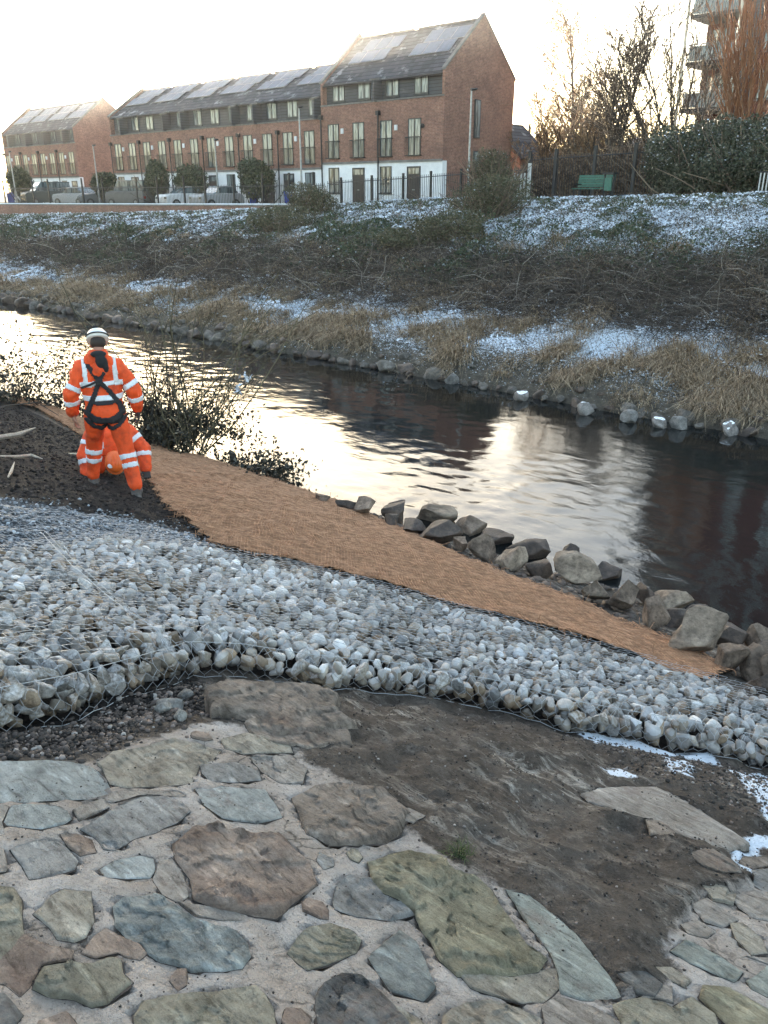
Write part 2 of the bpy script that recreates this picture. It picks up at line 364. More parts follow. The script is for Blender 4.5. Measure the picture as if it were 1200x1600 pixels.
def near_mat():
    m, n, p = new_mat('near_bank'); t = n.nodes.new('ShaderNodeNewGeometry'); v = t.outputs['Position']
    nA = noise(n, v, 3, 6, .65); nB = noise(n, v, 16, 6, .7); nC = noise(n, v, 90, 4, .7)
    mortar = ramp(n, nA, [(.3, (.29, .235, .19)), (.5, (.405, .345, .295)), (.68, (.51, .46, .42))])
    mortar = mixc(n, .65, mortar, ramp(n, nB, [(.28, (.30, .27, .25)), (.45, (.95, .95, .95)), (.75, (1.25, 1.22, 1.2))]), 'MULTIPLY')
    mortar = mixc(n, ramp(n, noise(n, v, 5.5, 7, .75), [(.60, (0, 0, 0)), (.72, (.6, .6, .6))]), mortar, (.17, .13, .105))
    st = n.nodes.new('ShaderNodeMapping'); st.inputs['Rotation'].default_value = (0, 0, R(42)); st.inputs['Scale'].default_value = (1.6, 4.5, 3)
    n.links.new(v, st.inputs[0]); streak = noise(n, st.outputs[0], 2.2, 8, .78, .8)
    mud = ramp(n, nB, [(.3, (.034, .026, .020)), (.6, (.088, .068, .053))])
    mud = mixc(n, ramp(n, noise(n, v, 2.1, 6, .75), [(.45, (0, 0, 0)), (.68, (.75, .75, .75))]), mud, (.135, .112, .092))
    stm = math_(n, 'MULTIPLY', ramp(n, streak, [(.52, (0, 0, 0)), (.66, (1, 1, 1))]), ramp(n, noise(n, v, 1.4, 4, .6), [(.40, (0, 0, 0)), (.58, (1, 1, 1))]))
    mud = mixc(n, ramp(n, noise(n, v, 9, 8, .8), [(.52, (0, 0, 0)), (.66, (.7, .7, .7))]), mud, (.25, .21, .175))
    mud = mixc(n, stm, mud, (.50, .44, .37))
    mud = mixc(n, ramp(n, nC, [(.60, (0, 0, 0)), (.72, (.6, .6, .6))]), mud, (.17, .14, .12))
    soil = ramp(n, nB, [(.3, (.008, .0065, .006)), (.65, (.030, .023, .020)), (.9, (.06, .05, .045))])
    grit = ramp(n, nC, [(.35, (.035, .036, .04)), (.6, (.16, .165, .175)), (.75, (.4, .41, .43))])
    vo = n.nodes.new('ShaderNodeTexVoronoi'); vo.feature = 'DISTANCE_TO_EDGE'; vo.inputs['Scale'].default_value = 4.5
    wv = n.nodes.new('ShaderNodeVectorMath'); wv.operation = 'ADD'; nv = n.nodes.new('ShaderNodeTexNoise'); nv.inputs['Scale'].default_value = 4; nv.inputs['Detail'].default_value = 6; n.links.new(v, nv.inputs['Vector'])
    sc_ = n.nodes.new('ShaderNodeVectorMath'); sc_.operation = 'SCALE'; sc_.inputs['Scale'].default_value = .35; n.links.new(nv.outputs['Color'], sc_.inputs[0]); n.links.new(v, wv.inputs[0]); n.links.new(sc_.outputs[0], wv.inputs[1]); n.links.new(wv.outputs[0], vo.inputs['Vector'])
    crack = ramp(n, vo.outputs['Distance'], [(0, (0, 0, 0)), (.035, (1, 1, 1))]); cm_ = mixc(n, ramp(n, nA, [(.4, (0, 0, 0)), (.55, (1, 1, 1))]), crack, (1, 1, 1))
    mortar = mixc(n, .7, mortar, cm_, 'MULTIPLY')
    def thr(a, amt=.5):
        return ramp(n, math_(n, 'ADD', attr(n, a), math_(n, 'MULTIPLY', math_(n, 'SUBTRACT', nB, .5), amt*2)), [(.4, (0, 0, 0)), (.6, (1, 1, 1))])
    c = mixc(n, thr('mortar', .45), mud, mortar); c = mixc(n, thr('soil', .3), c, soil); c = mixc(n, thr('grit', .5), c, grit)
    c = mixc(n, thr('snow', .9), c, (.78, .83, .9))
    n.links.new(c, p.inputs['Base Color']); p.inputs['Roughness'].default_value = .92; p.inputs['Specular IOR Level'].default_value = .25
    b = bump(n, p, nA, .9, .09); b = bump(n, p, nB, .9, .05, b); b = bump(n, p, nC, .9, .010, b); bump(n, p, noise(n, v, 300, 2), .4, .003, b); return m
SNOWP = [[hit_slope(u, v, -.05)[:2] for u, v in q] for q in (
    [(900, 1136), (960, 1146), (1040, 1160), (1110, 1172), (1118, 1186), (1050, 1176), (980, 1165), (930, 1156)],
    [(1140, 1205), (1200, 1200), (1260, 1260), (1200, 1300), (1170, 1255)], [(1040, 1185), (1068, 1190), (1080, 1230), (1050, 1225)], [(1072, 1306), (1110, 1318), (1145, 1328), (1198, 1318), (1200, 1328), (1165, 1340), (1175, 1380), (1160, 1372), (1143, 1345), (1105, 1330)], [(945, 1214), (970, 1210), (985, 1222), (960, 1226)])]
def a_mortar(s, n):
    r = 0
    for P in (APRON, APRON2):
        d = pdist(s, n, P, True); d = np.where(inpoly(s, n, P), d, -d); r = np.maximum(r, sstep(-.12, .12, d))
    return r
def a_soil(s, n):
    line = [hit_slope(u, v)[:2] for u, v in [(-900, 640), (-300, 760), (0, 790), (120, 800), (250, 815), (345, 862), (262, 792), (225, 742), (128, 684), (20, 628), (-300, 560), (-900, 520)]]
    a = sstep(-.15, .15, np.where(inpoly(s, n, line), 1, -1)*pdist(s, n, line, True))
    hol = [hit_slope(u, v, -.08)[:2] for u, v in [(-300, 1210), (0, 1175), (150, 1180), (215, 1145), (320, 1105), (310, 1050), (100, 1100), (-300, 1190)]]
    b = sstep(-.1, .1, np.where(inpoly(s, n, hol), 1, -1)*pdist(s, n, hol, True))
    return np.maximum(np.maximum(a, b*.8), np.where(inpoly(s, n, GPOLY), .8, 0))
def a_grit(s, n):
    line = [hit_slope(u, v)[:2] for u, v in [(-900, 850), (-300, 765), (0, 782), (120, 800), (250, 822), (335, 866), (200, 850), (90, 862), (0, 890), (-300, 950)]]
    return sstep(-.35, .25, np.where(inpoly(s, n, line), 1, -1)*pdist(s, n, line, True))
def a_snow(s, n):
    r = np.zeros(np.shape(s))
    for P in SNOWP:
        d = pdist(s, n, P, True); r = np.maximum(r, sstep(-.07, .04, np.where(inpoly(s, n, P), d, -d))*.95)
    return r
dx = lambda x: .035 if -4.5 < x < .6 else (.07 if -9 < x < 3 else (.16 if -18 < x < 8 else .8))
dy = lambda y: .03 if 0 < y < 5.2 else (.07 if -1 < y < 10 else .6)
gm = grid_mesh('near_bank', spaced(-75, 40, dx), spaced(-14, 11.5, dy), near_z, near_mat(),
               dict(mortar=a_mortar, soil=a_soil, grit=a_grit, snow=a_snow))
near = tag(link('near_bank', gm), 'near river bank of mud, mortar and dark soil', kind='structure')

# far bank and the street beyond
CS = [-200, -73.6, -60, -45, -34, -30, -25.7, -17.1, -10.6, 0, 60]; CZ = [2.6, 2.7, 3.0, 3.35, 3.75, 4.0, 4.18, 4.25, 4.42, 4.6, 4.8]
SS = [-200, -50, -36, -30, -20, -10, 60]; SZ = [3.5, 3.5, 3.55, 3.75, 4.15, 4.4, 4.7]
def far_edge(s): return 16.35+.25*f2(s, np.asarray(s)*0, .5, 3, 21)
def far_z(s, n):
    s = np.asarray(s, float); n = np.asarray(n, float); cz = np.interp(s, CS, CZ); sz = np.interp(s, SS, SZ)
    e = far_edge(s); t = np.clip((n-e-.5)/(32.2-e), 0, 1)
    prof = .28+(cz-.28)*(t*.72+.28*sstep(0, 1, t))
    z = np.where(n < e+.5, -.9+1.18*sstep(-1.2, .5, n-e), prof)
    lump = f2(s, n, .45, 3, 5)*.35+f2(s, n, 1.6, 3, 6)*.12
    z = z+lump*sstep(.2, 1.5, n-e)*(1-sstep(29, 32, n))
    return np.where(n > 34.2, z+(sz-cz)*sstep(34.2, 34.5, n), z)
def snow_amt(s, n):
    s = np.asarray(s, float); n = np.asarray(n, float)
    g = f2(s, n, .22, 3, 31)*.9
    low = np.exp(-((n-19.6)/2.2)**2)*(.98+g*.7)
    up = sstep(25.0, 27.5, n)*(.66+.32*np.exp(-((s+20.5)/6)**2)+.16*sstep(-24, -10, s)+g*.55)
    mid = np.exp(-((n-26.5)/2.6)**2)*sstep(-20, -28, s)*(.8+g)
    top = sstep(30.0, 33.5, n)*(.25+.3*sstep(-22, -12, s)-.5*sstep(-28, -34, s))
    return np.clip(np.maximum(np.maximum(low, mid), up)+top*.5, 0, 1)
def far_mat():
    m, n, p = new_mat('far_bank'); t = n.nodes.new('ShaderNodeNewGeometry'); v = t.outputs['Position']
    a = noise(n, v, 1.1, 6, .7); b = noise(n, v, 6, 6, .75); c_ = noise(n, v, 22, 4, .7)
    c = ramp(n, b, [(.3, (.03, .024, .018)), (.55, (.09, .073, .052)), (.8, (.17, .14, .10))])
    c = mixc(n, ramp(n, math_(n, 'ADD', attr(n, 'green'), math_(n, 'SUBTRACT', a, .5)), [(.4, (0, 0, 0)), (.7, (1, 1, 1))]), c, ramp(n, c_, [(.3, (.035, .055, .018)), (.7, (.10, .13, .05))]))
    w = math_(n, 'ADD', attr(n, 'snow'), math_(n, 'MULTIPLY', math_(n, 'SUBTRACT', math_(n, 'MULTIPLY_ADD', c_, .6, math_(n, 'MULTIPLY', b, .4)), .5), 4.2))
    c = mixc(n, ramp(n, w, [(.58, (0, 0, 0)), (.74, (1, 1, 1))]), c, (.76, .82, .9))
    c = mixc(n, ramp(n, attr(n, 'road'), [(.4, (0, 0, 0)), (.6, (1, 1, 1))]), c, ramp(n, b, [(.3, (.05, .05, .052)), (.7, (.09, .09, .092))]))
    n.links.new(c, p.inputs['Base Color']); p.inputs['Roughness'].default_value = .9
    k = bump(n, p, b, .8, .12); bump(n, p, c_, .7, .04, k); return m
fx = lambda x: .25 if -48 < x < 2 else (.6 if -90 < x < 10 else 8)
fy = lambda y: .2 if y < 36 else (1.5 if y < 60 else 25)
farb = tag(link('far_bank', grid_mesh('far_bank', spaced(-600, 500, fx), spaced(14.5, 900, fy), far_z, far_mat(),
    dict(snow=lambda s, n: np.where(n < 35.5, snow_amt(s, n), .1), green=lambda s, n: sstep(30.5, 32.5, n)*.8*(1-sstep(36, 38, n)),
         road=lambda s, n: sstep(34.4, 34.6, n)*sstep(-27, -30, s)))), 'far river bank sloping up to the street', kind='structure')

# river
def water_mat():
    m, n, p = new_mat('river_water'); t = n.nodes.new('ShaderNodeNewGeometry')
    mp = n.nodes.new('ShaderNodeMapping'); mp.inputs['Scale'].default_value = (1, 1.9, 1); n.links.new(t.outputs['Position'], mp.inputs[0]); v = mp.outputs[0]
    p.inputs['Base Color'].default_value = (.006, .008, .009, 1); p.inputs['Roughness'].default_value = .02
    p.inputs['IOR'].default_value = 1.5; p.inputs['Specular IOR Level'].default_value = .6
    a = noise(n, v, 1.3, 3, .5, .8); b = noise(n, v, 5.0, 4, .6, .5); c = noise(n, v, 16, 3, .6)
    amp = ramp(n, noise(n, t.outputs['Position'], .28, 2), [(.38, (.12, .12, .12)), (.62, (.9, .9, .9))])
    rough = math_(n, 'ADD', amp, attr(n, 'riffle'))
    k = bump(n, p, math_(n, 'MULTIPLY', a, rough), .07, .08); k = bump(n, p, math_(n, 'MULTIPLY', b, rough), .09, .022, k)
    bump(n, p, math_(n, 'MULTIPLY', c, rough), .06, .008, k); return m
def riffle(s, n):
    r = 0
    for u, v, w in ((800, 770, 1.3), (880, 750, 1.1), (700, 790, .9), (100, 560, 3.5), (1050, 880, .8)):
        q = hit_z(u, v); r = np.maximum(r, np.exp(-((s-q[0])**2/(w*1.6)**2+(n-q[1])**2/w**2)))
    return r*.9
def wz(s, n):
    a = riffle(s, n)*1.4+.16+.22*sstep(-.1, .35, f2(s, n, .35, 2, 47))+.18*sstep(-9, -16, s)
    return (f2(s, np.asarray(n)*1.8, 1.5, 3, 41)*.007+f2(s, np.asarray(n)*1.7, 4.2, 2, 43)*.010)*a
wx = lambda x: .09 if -22 < x < 1 else (.3 if -60 < x < 8 else 4)
wy = lambda y: .09
river = tag(link('river', grid_mesh('river', spaced(-200, 60, wx), spaced(7.2, 18.0, wy), wz, water_mat(), dict(riffle=riffle))), 'dark rippled river reflecting the sky and houses', kind='structure')
# ------------------------------------------------------------------ terrace houses
def opening(root, kind, xc, w, z0, z1, nf, balc=False):
    """window, french door or front door set in the wall plane y = nf; the reveal is dark, the frame sits 3 mm proud"""
    if kind == 'door':
        b = B().box(xc-w/2, xc+w/2, nf-.03, nf+.05, z0, z1); d = b.obj('door', M['door'], root)
        f = B()
        f.box(xc-w/2-.06, xc-w/2-.003, nf-.05, nf+.04, z0, z1+.06).box(xc+w/2+.003, xc+w/2+.06, nf-.05, nf+.04, z0, z1+.06).box(xc-w/2, xc+w/2, nf-.05, nf+.04, z1+.003, z1+.06)
        f.box(xc-w/2, xc+w/2, nf-.045, nf+.04, z1-.42, z1-.37); f.obj('door_frame', M['frame'], root, d)
        B().box(xc-w*.12, xc+w*.12, nf-.045, nf-.031, z0+.9, z0+.96).obj('letter_plate', M['metal'], root, d)
        B().box(xc-w/2+.04, xc+w/2-.04, nf-.042, nf-.032, z1-.35, z1-.04).obj('pane', M['glass'], root, d)
        return d
    f = B(); t = .055
    f.box(xc-w/2, xc-w/2+t, nf-.035, nf+.04, z0, z1).box(xc+w/2-t, xc+w/2, nf-.035, nf+.04, z0, z1)
    f.box(xc-w/2+t, xc+w/2-t, nf-.035, nf+.04, z1-t, z1).box(xc-w/2+t, xc+w/2-t, nf-.035, nf+.04, z0, z0+t)
    f.box(xc-.045, xc+.045, nf-.033, nf+.04, z0+t, z1-t)
    if kind == 'window_low': f.box(xc-w/2+t, xc-.045, nf-.031, nf+.04, z0+(z1-z0)*.33, z0+(z1-z0)*.33+.06).box(xc+.045, xc+w/2-t, nf-.031, nf+.04, z0+(z1-z0)*.33, z0+(z1-z0)*.33+.06)
    fo = f.obj('french_window' if balc else 'window', M['frame'], root)
    for a, c in ((xc-w/2+t, xc-.045), (xc+.045, xc+w/2-t)):
        B().box(a, c, nf-.012, nf+.02, z0+t, z1-t).obj('pane', M['glass'], root, fo)
    if balc:
        r = B(); y = nf-.22
        r.box(xc-w/2-.08, xc+w/2+.08, y-.02, y+.02, z0+1.02, z0+1.07).box(xc-w/2-.08, xc+w/2+.08, y-.02, y+.02, z0+.02, z0+.07)
        for i in range(11):
            x = xc-w/2-.06+(w+.12)*i/10; r.box(x-.008, x+.008, y-.008, y+.008, z0+.07, z0+1.02)
        for x in (xc-w/2-.09, xc+w/2+.06): r.box(x, x+.03, y+.02, nf-.003, z0+1.02, z0+1.06).box(x, x+.03, y+.02, nf-.003, z0+.02, z0+.06)
        r.obj('balcony_rail', M['black'], root, fo)
    else:
        B().box(xc-w/2-.05, xc+w/2+.05, nf-.08, nf-.003, z0-.06, z0-.003).obj('sill', M['frame'], root, fo)
    return fo
def house(label, x0, x1, nf, zg, zw, zp, ze, zr, offs, gr='terraced houses across the river', left=None, right=None, gable_l=False, gable_r=False, door=1, dorm=None, depth=7.2, lamp=False, extra_l=False):
    xm = (x0+x1)/2; h = thing('terraced_house', label, 'house', (xm, nf, zg), gr); nb = nf+depth; nm = nf+depth/2; sb = nf+.4
    g = .004  # party joint
    B().box(x0+g, x1-g, nf, nb, zw+.003, zp).obj('brick_wall', M['brick'], h)
    B().box(x0+g, x1-g, nf-.02, nf+.4, zg-1.2, zw).obj('rendered_wall', M['render'], h)
    B().box(x0+g, x1-g, nf+.41, nb, zg-1.2, zw).obj('brick_base', M['brick'], h)
    B().box(x0+g, x1-g, nf-.10, nf-.003, zw-.02, zw+.10).obj('band', M['coping'], h)
    B().box(x0+g, x1-g, nf-.05, sb-.01, zp+.003, zp+.09).obj('parapet_coping', M['coping'], h)
    B().box(x0+g, x1-g, sb, nb-.3, zp+.003, ze).obj('cladding', M['clad'], h)
    # roof: two slopes, eaves overhanging
    o = .3; sl = (zr-ze)/(nm-sb); r = B()
    prof = [(sb-o, ze-o*sl+.02), (nm, zr), (nb+.05, ze-.0), (nb+.05, ze-.12), (nm, zr-.14), (sb-o, ze-o*sl-.12)]
    rf = r.prism(prof, x0+g+(.18 if gable_l else 0), x1-g-(.18 if gable_r else 0), 0).obj('roof', M['roof'], h)
    B().box(x0+g+.2, x1-g-.2, nm-.09, nm+.09, zr+.003, zr+.09).obj('ridge', M['coping'], h, rf)
    B().tube([(x0+.2, sb-o-.05, ze-o*sl-.08), (x1-.2, sb-o-.05, ze-o*sl-.08)], .06, 6).obj('gutter', M['black'], h, rf)
    for side, on in ((0, gable_l), (1, gable_r)):
        if not on: continue
        xa = x0 if side == 0 else x1-.17; xb = xa+.17; up = .22
        P = [(nf+.01, zp+.004), (nf+.01, ze-.15), (nm, zr+up), (nb-.01, ze-.1), (nb-.01, zp+.004)]
        B().prism(P, xa+.003, xb+(.02 if side else 0), 0).obj('gable', M['brick'], h)
        c = [(nf-.06, ze-.17), (nm, zr+up+.003), (nb+.06, ze-.12), (nb+.06, ze-.02), (nm, zr+up+.11), (nf-.06, ze-.07)]
        B().prism(c, xa-.03, xb+.05, 0).obj('gable_coping', M['coping'], h)
    # solar panels, two rows of three laid parallel to the slope
    L = math.hypot(nm-sb, zr-ze); ux, uz = (nm-sb)/L, (zr-ze)/L; off = .09
    px = xm-1.6+(.3 if (x1-x0) > 4.5 else .1); pw = 1.0
    for row in range(2):
        for k in range(3):
            a = px+k*(pw+.02)+(row*.42); d0 = L*.32+row*1.17; d1 = d0+1.13
            b = B(); pts = []
            for d in (d0, d1):
                y = sb+ux*d; z = ze+uz*d; pts.append((y-uz*off, z+ux*off)); 
            (ya, za), (yb, zb) = pts; e = .035
            b.prism([(ya, za), (yb, zb), (yb-uz*e, zb+ux*e), (ya-uz*e, za+ux*e)], a, a+pw, 0)
            pp = b.obj('solar_panel', M['metal'], h, rf)
            q = B(); y_, z_ = ya-uz*(e+.002), za+ux*(e+.002)
    for row in range(2):
        for k in range(3):
            a = px+k*(pw+.02)+(row*.42); d0 = L*.32+row*1.17+.03; d1 = d0+1.07; e = off+.037
            V = [(a+.03, sb+ux*d0-uz*e, ze+uz*d0+ux*e), (a+pw-.03, sb+ux*d0-uz*e, ze+uz*d0+ux*e), (a+pw-.03, sb+ux*d1-uz*e, ze+uz*d1+ux*e), (a+.03, sb+ux*d1-uz*e, ze+uz*d1+ux*e)]
            V2 = [(x, y-uz*.004, z+ux*.004) for x, y, z in V]
            B().add(V+V2, [(0, 1, 2, 3)[::-1], (4, 5, 6, 7), (0, 1, 5, 4), (1, 2, 6, 5), (2, 3, 7, 6), (3, 0, 4, 7)]).obj('solar_cells', M['solar'], h, rf)
    for i, o_ in enumerate(offs):
        x = x0+o_
        opening(h, 'window', x+.15, 1.05, zp+.28, zp+1.42, sb)
        opening(h, 'french', x, .98, zw+.28, zw+2.34, nf, True)
        if i == door: opening(h, 'door', x, .92, zg+.02, zg+2.2, nf-.022)
        else: opening(h, 'window_low', x, .95, zg+.75, zg+2.3, nf-.022)
    if dorm is not None:
        x = x0+dorm; w = 1.5
        P = [(sb-.75, zp+.02), (sb-.75, zp+1.15), (sb-.003, ze-.25), (sb-.003, zp+.02)]
        d = B().prism(P, x-.09, x+.09, 0).obj('dormer_cheek', M['clad'], h)
        B().prism([(sb-.82, zp+1.13), (sb-.003, ze-.245), (sb-.003, ze-.14), (sb-.85, zp+1.22)], x-.14, x+.14, 0).obj('cheek_capping', M['coping'], h, d)
    B().tube([(x0+.12, nf-.16, zg+.1), (x0+.12, nf-.16, zp-.75)], .05, 6).box(x0+.02, x0+.24, nf-.28, nf-.05, zp-.75, zp-.5).obj('downpipe', M['black'], h)
    if lamp:
        B().ball((x0+offs[1]-.45+1.1, nf-.08, zw+1.9), .13, seg=8, ring=6).obj('wall_light', M['black'], h)
    xa = x0+offs[0]+.72; B().box(xa, xa+.2, nf-.09, nf-.003, zw+1.75, zw+2.05).obj('alarm_box', M['render'], h)
    return h
GR3 = 'tall terraced houses'
h1 = house('left house of the tall near block with white ground floor and dark grey cladding above', -41.1, -36.15, 40.6, 3.75, 6.28, 9.66, 11.15, 13.9, (1.1, 3.3), gable_l=True, dorm=4.8)
h2 = house('right end house of the tall near block with plain brick gable wall', -36.15, -31.1, 40.6, 3.75, 6.28, 9.66, 11.15, 13.9, (.65, 2.9), gable_r=True, lamp=True)
# tall narrow stair window in the gable of the end house
gx = -31.06
for z0, z1 in ((7.6, 9.7), (5.0, 6.9)):
    f = B().box(gx-.03, gx+.03, 43.55, 44.15, z0, z1).obj('gable_window', M['frame'], h2)
    B().box(gx+.031, gx+.04, 43.62, 44.08, z0+.06, z1-.06).obj('pane', M['glass'], h2, f)
ordn = ['first', 'second', 'third', 'fourth', 'fifth', 'sixth']
for k in range(6):
    x1 = -41.15-4.2*k
    house('%s house of the long middle brick terrace counted from the tall block' % ordn[k], x1-4.2, x1, 40.6, 3.5, 6.0, 8.97, 10.55, 12.6, (1.0, 3.1), gable_l=(k == 5), door=k % 2, dorm=(2.05 if k % 2 else 3.9))
for k in range(4):
    x1 = -80-3.85*k
    house('%s house from the right in the farthest brick terrace at the left edge' % ordn[k], x1-3.85, x1, 45, 3.4, 6.0, 9.1, 10.65, 13.1, (.85, 2.8), gable_l=(k == 3), gable_r=(k == 0), dorm=2.05)

# brick garage beside the end house and low sheds behind the trees
gx1 = hit_n(813, 250, 52)[0]; gz1 = hit_n(813, 246, 52)[2]; gm_ = gx1-2.6
g = thing('brick_garage', 'small brick garage with pitched roof right of the tall end house', 'garage', (gm_, 52, 3.9))
B().prism([(gm_-2.6, 3.2), (gx1, 3.2), (gx1, gz1), (gm_, gz1+2.2), (gm_-2.6, gz1)], 52, 56, 1).obj('wall', M['brick'], g)
B().prism([(gm_-2.8, gz1-.15), (gm_, gz1+2.22), (gx1+.2, gz1-.15), (gx1+.2, gz1), (gm_, gz1+2.38), (gm_-2.8, gz1)], 51.8, 56.2, 1).obj('roof', M['roof'], g)
def shed(label, x0, x1, y0, y1, zg, ze, zr, wall, roofm, strip=True):
    t = thing('low_building', label, 'building', ((x0+x1)/2, y0, zg))
    B().box(x0, x1, y0, y1, zg-1, ze).obj('wall', wall, t)
    ym = (y0+y1)/2
    B().prism([(y0-.3, ze-.1), (ym, zr), (y1+.3, ze-.1), (y1+.3, ze+.05), (ym, zr+.15), (y0-.3, ze+.05)], x0-.2, x1+.2, 0).obj('roof', roofm, t)
    n = int((x1-x0)/2.4)
    for i in range(n):
        if not strip: break
        a = x0+.5+i*2.4; f = B().box(a, a+1.9, y0-.05, y0+.02, ze-1.3, ze-.4).obj('window', M['frame'], t)
        B().box(a+.06, a+1.84, y0-.07, y0-.053, ze-1.24, ze-.46).obj('pane', M['glass'], t, f)
    return t
M['shedwall'] = simple('grey_brown_shed_wall', (.16, .12, .1), (.1, .08, .07), 2, .9)
M['shedroof'] = simple('pale_grey_sheet_roof', (.22, .22, .23), (.15, .15, .16), 2, .6)
def _sz(u, v, n): return hit_n(u, v, n)[2]
shed('low grey building with a window strip behind the railings right of the garage', hit_n(792, 280, 60)[0], hit_n(872, 280, 60)[0], 60, 66, 4.2, _sz(830, 256, 60), _sz(830, 241, 63), M['shedwall'], M['shedroof'])
shed('long low brick shed behind the bare twin stemmed tree', hit_n(950, 280, 62)[0], hit_n(1052, 280, 62)[0], 62, 70, 4.2, _sz(1000, 240, 62), _sz(1000, 218, 66), M['shedwall'], M['shedroof'], False)

# ------------------------------------------------------------------ apartment tower at the right edge
tw = thing('apartment_tower', 'tall dark red brick apartment block with corner balconies at the right edge', 'apartment block', (-18, 60.5, 4))
B().box(-21.9, -6, 60.5, 74, 2, 34).box(-25.0, -21.905, 62.0, 74, 2, 34).obj('brick_wall', M['brick_dark'], tw)
for k, z in enumerate([4.2, 6.98, 9.75, 12.55, 15.3, 18.1, 20.9, 23.7, 26.5, 29.3]):
    if k < 8:
        sl_ = B().box(-25.1, -21.91, 59.2, 61.99, z-.12, z+.1).obj('balcony', M['coping'] if 0 else M['black'], tw)
        r = B(); 
        for y in (59.25,): r.box(-25.05, -21.95, y-.02, y+.02, z+1.08, z+1.14)
        r.box(-25.07, -25.03, 59.27, 61.9, z+1.08, z+1.14)
        for i in range(22): x = -25.0+i*.145; r.box(x-.012, x+.012, 59.24, 59.26, z+.1, z+1.08)
        for i in range(16): y = 59.35+i*.16; r.box(-25.06, -25.04, y-.012, y+.012, z+.1, z+1.08)
        r.obj('railing', M['metal'], tw, sl_)
        for i in range(2):
            B().box(-25+i*1.55+.02, -25+i*1.55+1.5, 59.285, 59.30, z+.14, z+1.02).obj('glass_panel', M['glassd'], tw, sl_)
    f = B().box(-24.6, -22.1, 61.93, 61.99, z+.12, z+2.3).obj('balcony_door', M['frame'], tw)
    for i in range(3): B().box(-24.54+i*.82, -24.54+i*.82+.76, 61.90, 61.925, z+.18, z+2.24).obj('pane', M['glass'], tw, f)
    for x in (-20.6, -18.2, -15.4):
        f = B().box(x, x+1.15, 60.44, 60.49, z+.5, z+2.2).obj('window', M['frame'], tw)
        for i in range(2): B().box(x+.06+i*.54, x+.06+i*.54+.49, 60.40, 60.435, z+.56, z+2.14).obj('pane', M['glass'], tw, f)
        B().box(x-.05, x+1.2, 60.36, 60.495, z+.4, z+.495).obj('sill', M['coping'], tw, f)
M['post'] = simple('pale_steel_post', (.55, .5, .4), (.4, .36, .3), 3, .4, metal=.3)
for x in (-25.25, -21.8): B().tube([(x, 59.1, 2), (x, 59.1, 34)], .1, 8).obj('balcony_post', M['post'], tw)
B().box(-21.86, -20.9, 60.40, 60.497, 3, 34).obj('render_strip', M['clad'], tw)

# ------------------------------------------------------------------ street: wall, fence, lamps, bench, cars
w = thing('brick_retaining_wall', 'low red brick retaining wall with snow on its coping along the street edge', 'wall', (-60, 34.3, 3))
X = spaced(-130, -31.5, lambda x: 2.5)
b = B(); c = B(); sn = B()
for a, e in zip(X[:-1], X[1:]):
    z = [float(np.interp(q, [-130, -74, -34, -30], [3.55, 3.64, 3.9, 4.05])) for q in (a, e)]
    for bb, y0, y1, lo, hi in ((b, 34.15, 34.45, -2.2, -.09), (c, 34.08, 34.52, -.087, 0), (sn, 34.1, 34.5, .003, .06)):
        V = [(a, y0, z[0]+lo), (e, y0, z[1]+lo), (e, y1, z[1]+lo), (a, y1, z[0]+lo), (a, y0, z[0]+hi), (e, y0, z[1]+hi), (e, y1, z[1]+hi), (a, y1, z[0]+hi)]
        bb.add(V, [(0, 3, 2, 1), (4, 5, 6, 7), (0, 1, 5, 4), (1, 2, 6, 5), (2, 3, 7, 6), (3, 0, 4, 7)])
b.obj('brickwork', M['brick'], w); c.obj('coping', M['coping'], w); sn.obj('snow_cover', M['snow'], w)

def railing(label, x0, x1, y, posts, h=1.75, hb=1.6, step=.12, thick=.05, white=False, extra=0):
    t = thing('railing_fence', label, 'fence', ((x0+x1)/2, y, float(far_z((x0+x1)/2, y)))); m = M['black']; org = ORG[t.name]
    gz = lambda x: float(far_z(x, 34.6 if y > 34 else y))
    for x in posts:
        z = gz(x); B().box(x-thick, x+thick, y-thick, y+thick, z-.3, z+h).obj('post', m, t)
    X = np.arange(x0, x1, 2.0)
    for hz in (.22, hb-.12):
        r = B()
        for a in X: r.tube([(a, y-.03, gz(a)+hz), (min(a+2, x1), y-.03, gz(min(a+2, x1))+hz)], .02, 4)
        r.obj('rail', m, t)
    me = B().box(-.010, .010, -.010, .010, .1, hb).mesh('bar', m); bars = np.arange(x0, x1, step)
    for x in bars[::-1][:300]:
        o = link('bar', me, t); o.location = (x-org.x, 0, gz(x)-org.z)
    rest = bars[::-1][300:]
    if len(rest):
        b = B()
        for x in rest: b.box(x-.008, x+.008, y-.008, y+.008, gz(x)+.1, gz(x)+hb)
        tag(b.obj('far_bars', m, t), kind='stuff')
    return t
def s_at(u, n, v=290): return hit_n(u, v, n)[0]
railing('black railings in front of the white rendered ground floor and gable', s_at(512, 35.6), s_at(826, 35.6), 35.6, [s_at(u, 35.6) for u in (533, 581, 630, 673, 720)])
railing('tall brown black railings behind the green bench', s_at(826, 36.4), s_at(1046, 36.4), 36.4, [s_at(u, 36.4) for u in (826, 866, 926, 988, 1042)], h=2.35, hb=2.05, step=.13, thick=.07)
railing('thin dark railings along the wall beside the parked cars', s_at(-40, 35.2), s_at(508, 35.2), 35.2, [s_at(u, 35.2) for u in (5, 50, 75, 128, 160, 213, 245, 287, 320, 365, 410, 452, 490)], h=2.1, hb=1.5, step=.16)

